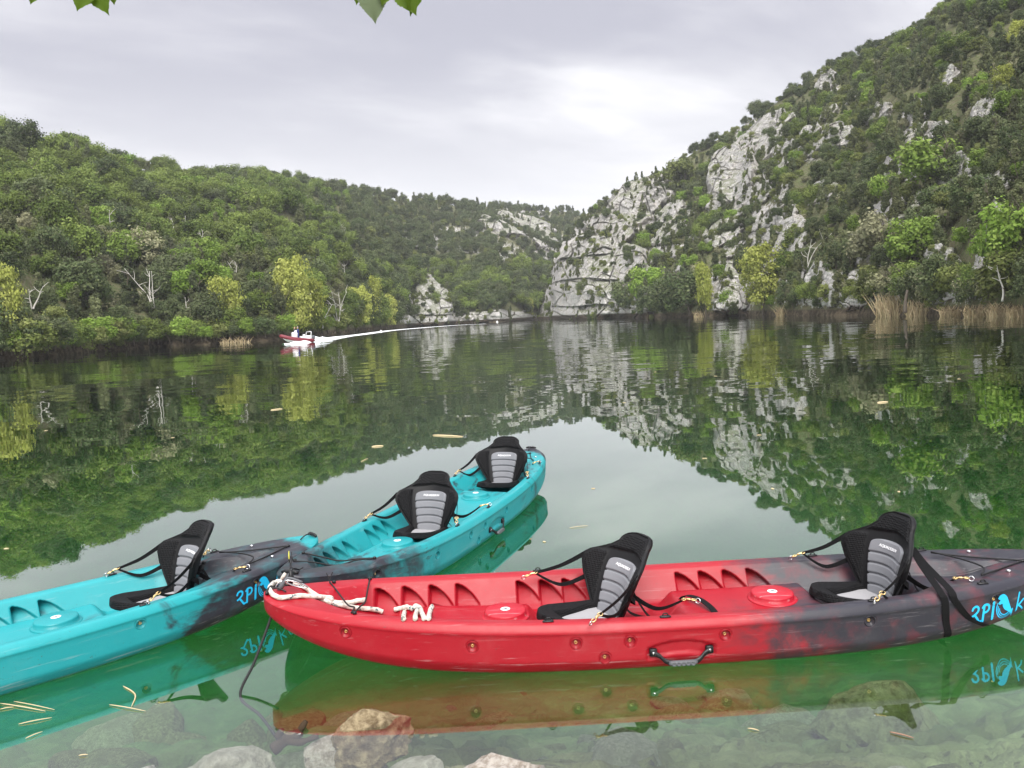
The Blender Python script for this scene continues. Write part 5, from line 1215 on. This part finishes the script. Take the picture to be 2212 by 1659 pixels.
# ------------------------------------------------------------------ motorboat with two people, wake and buoys
boat_at = at(640, 741, 0); dist = math.hypot(*boat_at[:2]); bs = 58*dist/FPX/3.75
hd = rad(219)          # heading
bt = thing('motorboat', 'maroon inflatable motorboat with white console speeding along the left shore', 'motorboat', tuple(boat_at), hd); bs *= 1.08; bt.scale = (bs,)*3; bt.rotation_euler = (0, -rad(5), hd)
M_MAR = plain('maroon_rubber', (.16, .012, .022), .5); M_GEL = plain('white_gelcoat', (.78, .78, .78), .3); M_NAVY = plain('navy_jacket', (.02, .035, .16), .8); M_SKIN = plain('skin', (.50, .30, .22), .6); M_HAIR = plain('grey_hair', (.30, .28, .27), .8)
mb = MB(); tube_p = [(-2.1, 0.80, .38), (-1.0, .88, .40), (.4, .86, .46), (1.3, .62, .60), (1.85, .25, .74), (1.95, 0, .78), (1.85, -.25, .74), (1.3, -.62, .60), (.4, -.86, .46), (-1.0, -.88, .40), (-2.1, -.80, .38)]
Q = catmull(tube_p, 5); mb.tube(Q, np.concatenate([[.08, .17], np.full(len(Q)-4, .23), [.17, .08]]), 12); mb.obj('inflatable_tube', M_MAR, bt)
mb = MB(); st_ = [(-2.0, .78, .02, .34), (-.8, .82, -.02, .36), (.5, .76, .04, .42), (1.3, .46, .22, .55), (1.82, .04, .60, .66)]; V = []
for x, w_, k_, d_ in st_: V += [(x, -w_, d_), (x, -w_*.7, k_+.16), (x, 0, k_-.05), (x, w_*.7, k_+.16), (x, w_, d_)]
F = [(i*5+j, i*5+j+1, (i+1)*5+j+1, (i+1)*5+j) for i in range(4) for j in range(4)]+[(i*5, (i+1)*5, (i+1)*5+4, i*5+4) for i in range(4)]+[(0, 4, 3, 2, 1)]
mb.add(V, F); mb.obj('hull', M_GEL, bt, False)
mb = MB(); mb.box((.25, 0, .85), (.55, .72, .95), .12); mb.box((.15, 0, 1.42), (.06, .62, .32), .2, Matrix.Rotation(-.4, 3, 'Y').to_4x4()); mb.obj('console', M_GEL, bt)
mb = MB(); mb.box((-.75, 0, .62), (.5, .6, .5), .12); mb.box((-.98, 0, .98), (.10, .58, .30), .2); mb.obj('seat', M_GEL, bt)
mb = MB()
for y_ in (-.72, .72): mb.tube(catmull([(-1.55, y_, .5), (-1.62, y_, 1.2), (-1.66, y_*.96, 1.45)], 4), .045, 8)
mb.tube([(-1.66, -.69, 1.45), (-1.68, 0, 1.50), (-1.66, .69, 1.45)], .045, 8); mb.obj('roll_bar', M_GEL, bt)
mb = MB(); mb.box((-2.25, 0, .78), (.42, .36, .55), .25); mb.box((-2.2, 0, .30), (.20, .14, .7), .2); mb.obj('outboard_motor', M_GRIP, bt)
def person(label, loc, rz, jacket, s_=1.0, hairc=None):
    root = tag(link('person', None, None, loc, (0, 0, rz), s_), label, 'person')
    J = [(0, 0, .95), (0, 0, 1.12), (.01, 0, 1.33), (.02, 0, 1.46), (.0, .10, .92), (.04, .11, .50), (.0, .12, .06), (.0, -.10, .92), (.04, -.11, .50), (.0, -.12, .06), (.01, .19, 1.40), (.08, .25, 1.13), (.32, .20, 1.08), (.01, -.19, 1.40), (.08, -.25, 1.13), (.32, -.20, 1.08), (.12, .12, .03), (.12, -.12, .03)]
    Rr = [.14, .145, .16, .075, .095, .07, .05, .095, .07, .05, .075, .055, .042, .075, .055, .042, .045, .045]
    E_ = [(0, 1), (1, 2), (2, 3), (0, 4), (4, 5), (5, 6), (0, 7), (7, 8), (8, 9), (2, 10), (10, 11), (11, 12), (2, 13), (13, 14), (14, 15), (6, 16), (9, 17)]
    me = bpy.data.meshes.new('body'); me.from_pydata(J, E_, []); me.skin_vertices.new() if hasattr(me.skin_vertices, 'new') else None
    o = link('body', me, root); sk = o.modifiers.new('skin', 'SKIN')
    if not me.skin_vertices: return root
    for i, q in enumerate(Rr): me.skin_vertices[0].data[i].radius = (q, q)
    me.skin_vertices[0].data[0].use_root = True; o.modifiers.new('sub', 'SUBSURF').levels = 1; o.modifiers['sub'].render_levels = 1; me.materials.append(jacket)
    mb = MB(); mb.lathe([(.0, 1.42), (.05, 1.43), (.052, 1.50), (.070, 1.54), (.085, 1.60), (.092, 1.66), (.085, 1.72), (.055, 1.765), (0, 1.78)], 14, loc=(.03, 0, 0)); mb.box((.125, 0, 1.625), (.03, .025, .04), .3); mb.obj('head', M_SKIN, root)
    mb = MB(); mb.lathe([(.088, 1.66), (.098, 1.69), (.092, 1.74), (.06, 1.785), (0, 1.80)], 14, loc=(.018, 0, 0)); mb.obj('hair', hairc or M_HAIR, root)
    return root
Mb = Matrix.Translation(Vector(boat_at)) @ Matrix.Rotation(hd, 4, 'Z') @ Matrix.Scale(bs, 4)
person('person in a navy jacket standing behind the boat console', tuple(Mb @ Vector((-.28, .12, .40))), hd, M_NAVY, .92*bs)
person('person half hidden on the far side of the boat console', tuple(Mb @ Vector((-.12, -.42, .40))), hd, plain('dark_jacket', (.03, .035, .06), .8), .9*bs, plain('fair_hair', (.40, .25, .14), .8))
# foam: a churned strip that thins out along the boat's path
wp = [(612, 744, .5), (640, 742, 1.0), (668, 737, 2.1), (700, 733, 2.3), (740, 727, 2.0), (780, 722.5, 1.7), (840, 714.5, 1.5), (900, 709, 1.7), (980, 703, 1.4), (1050, 699.5, .8)]
Pw = np.array([at(x, y, 0) for x, y, w_ in wp]); Pc = catmull(Pw, 14); Wc = np.interp(np.linspace(0, len(wp)-1, len(Pc)), range(len(wp)), [w_ for _, _, w_ in wp]); T = np.gradient(Pc, axis=0); T /= np.linalg.norm(T, axis=1)[:, None]; N = np.stack([-T[:, 1], T[:, 0], 0*T[:, 0]], 1)
u = np.linspace(-1, 1, 13); V = []
for i in range(len(Pc)):
    f_ = i/len(Pc); hgt = .30*math.exp(-((f_-.22)/.10)**2)+.05*(1-f_)+.012
    for q in u:
        p_ = Pc[i]+N[i]*q*Wc[i]*.75; n_ = float(vnoise(np.array([[p_[0]*1.7, p_[1]*1.7, 3.0]]))[0]); V.append(p_+np.array([0, 0, max(-.02, hgt*(1-q*q)*(1+.7*n_)-.015*(abs(q) > .9))+.004]))
m, t = new_mat('wake_foam'); p = t.n('ShaderNodeNewGeometry').outputs['Position']; n = t.noise(p, 2.5, 5, .7).outputs[0]
t.out(t.n('ShaderNodeMixShader', {0: t.smooth(n, .30, .46), 1: t.n('ShaderNodeBsdfTransparent').outputs[0], 2: t.pbsdf((.85, .87, .88), .7, .2)}).outputs[0])
tag(link('wake_foam', mesh_np('wake_foam', np.array(V), grid_faces(len(Pc), 13), m)), 'white foam of the wake trailing behind the motorboat', 'wake', None, 'stuff')
for x, y, c_, l in ((823, 716, 'w', 'white buoy nearest the wake at the far left bank'), (878, 705, 'w', 'white buoy below the bright cliff triangle'), (896, 702, 'o', 'orange buoy between the white ones'), (930, 702, 'w', 'white buoy right of the orange one'), (1037, 697, 'w', 'white buoy off the low far cliff band'), (1074, 696, 'w', 'farthest white buoy before the bend')):
    q = at(x, y, 0); d_ = math.hypot(q[0], q[1]); r_ = 2.6*d_/FPX; mb = MB(); mb.lathe([(0, -.6), (.55, -.5), (.95, 0), (.8, .6), (.3, .95), (.14, 1.0), (.14, 1.35), (0, 1.4)], 12); o = mb.obj('buoy', M_GEL if c_ == 'w' else plain('orange_buoy', (.75, .12, .02), .4)); o.location = q; o.scale = (r_,)*3; tag(o, l, 'buoy', 'marker buoys in front of the far cliffs')

# ------------------------------------------------------------------ leaves hanging into the top of the frame
def leafm(name, c1, c2, tr):
    m, t = new_mat(name); p = t.obj(); n = t.noise(p, 60, 3, .6).outputs[0]; c = t.mix(n, c1, c2); t.out(t.n('ShaderNodeMixShader', {0: tr, 1: t.pbsdf(c, .45, .4), 2: t.n('ShaderNodeBsdfTranslucent', {'Color': c}).outputs[0]}).outputs[0]); return m
M_LF = leafm('overhead_leaf', (.11, .20, .012), (.19, .30, .03), .5); M_LF2 = leafm('pale_leaf_underside', (.19, .25, .14), (.24, .30, .18), .4)
LV = [(max(0, q[0])*(1+.035*math.sin(i*2.6)), q[1]) for i, q in enumerate(catmull([(0, 0), (.16, .03), (.34, .10), (.46, .24), (.47, .40), (.36, .60), (.20, .80), (.07, .95), (0, 1.08)], 5))]
def leaf_mesh(mat, seed):
    V = []; F = []; n = len(LV); r = random.Random(seed)
    for i, (w_, h_) in enumerate(LV):
        w2 = w_*(1+.06*r.uniform(-1, 1)); b = .10*h_*h_
        V += [(-w2, -.10*w_+b, -h_), (-w2*.5, .02+b, -h_), (0, -.015+b, -h_), (w2*.5, .02+b, -h_), (w2, -.10*w_+b, -h_)]
    F = [(i*5+j, i*5+j+1, (i+1)*5+j+1, (i+1)*5+j) for i in range(n-1) for j in range(4)]
    V = np.array(V); k = len(V); V2 = V+[0, .012, 0]; return mesh_np('leaf', np.concatenate([V, V2]), F+[tuple(a+k for a in f_[::-1]) for f_ in F], mat, True)
def twig_leaves(label, top, leaves, dist):
    base = at_dist(*top, dist); root = thing('leafy_twig', label, 'leafy twig', tuple(base)); bx = np.array(base)
    mb = MB(); e_ = [at_dist(x, y-2, dist)-bx for x, y, *_ in leaves]; mb.tube(catmull([np.array([-.15, .05, .18]), np.array([-.05, .0, .05]), np.array([.0, 0, .0])], 5), .004, 6)
    for q in e_: mb.tube(catmull([np.zeros(3), q*.5+[0, 0, .01], q], 4), .0013, 5)
    mb.obj('stem', M_BARK, root)
    for i, (x, y, size, ry, rz, mt) in enumerate(leaves):
        o = link('leaf', leaf_mesh(mt, i+int(x)), root, tuple(e_[i]), (rad(8), ry, rz), size*dist/FPX)
twig_leaves('dark green leaves hanging into the top of the frame near the middle', (842, -52), [(800, -24, 58, rad(-6), .2, M_LF2), (868, -32, 56, rad(-22), -.1, M_LF), (891, -32, 52, rad(-4), .9, M_LF), (838, -40, 44, rad(14), .5, M_LF), (775, -40, 40, rad(8), 0.3, M_LF)], 1.55)
twig_leaves('small leaves hanging into the top left of the frame', (185, -45), [(184, -32, 44, rad(24), .3, M_LF), (205, -28, 46, rad(-16), -.2, M_LF), (78, -38, 36, rad(18), .5, M_LF), (236, -40, 36, rad(-8), .5, M_LF)], 1.6)
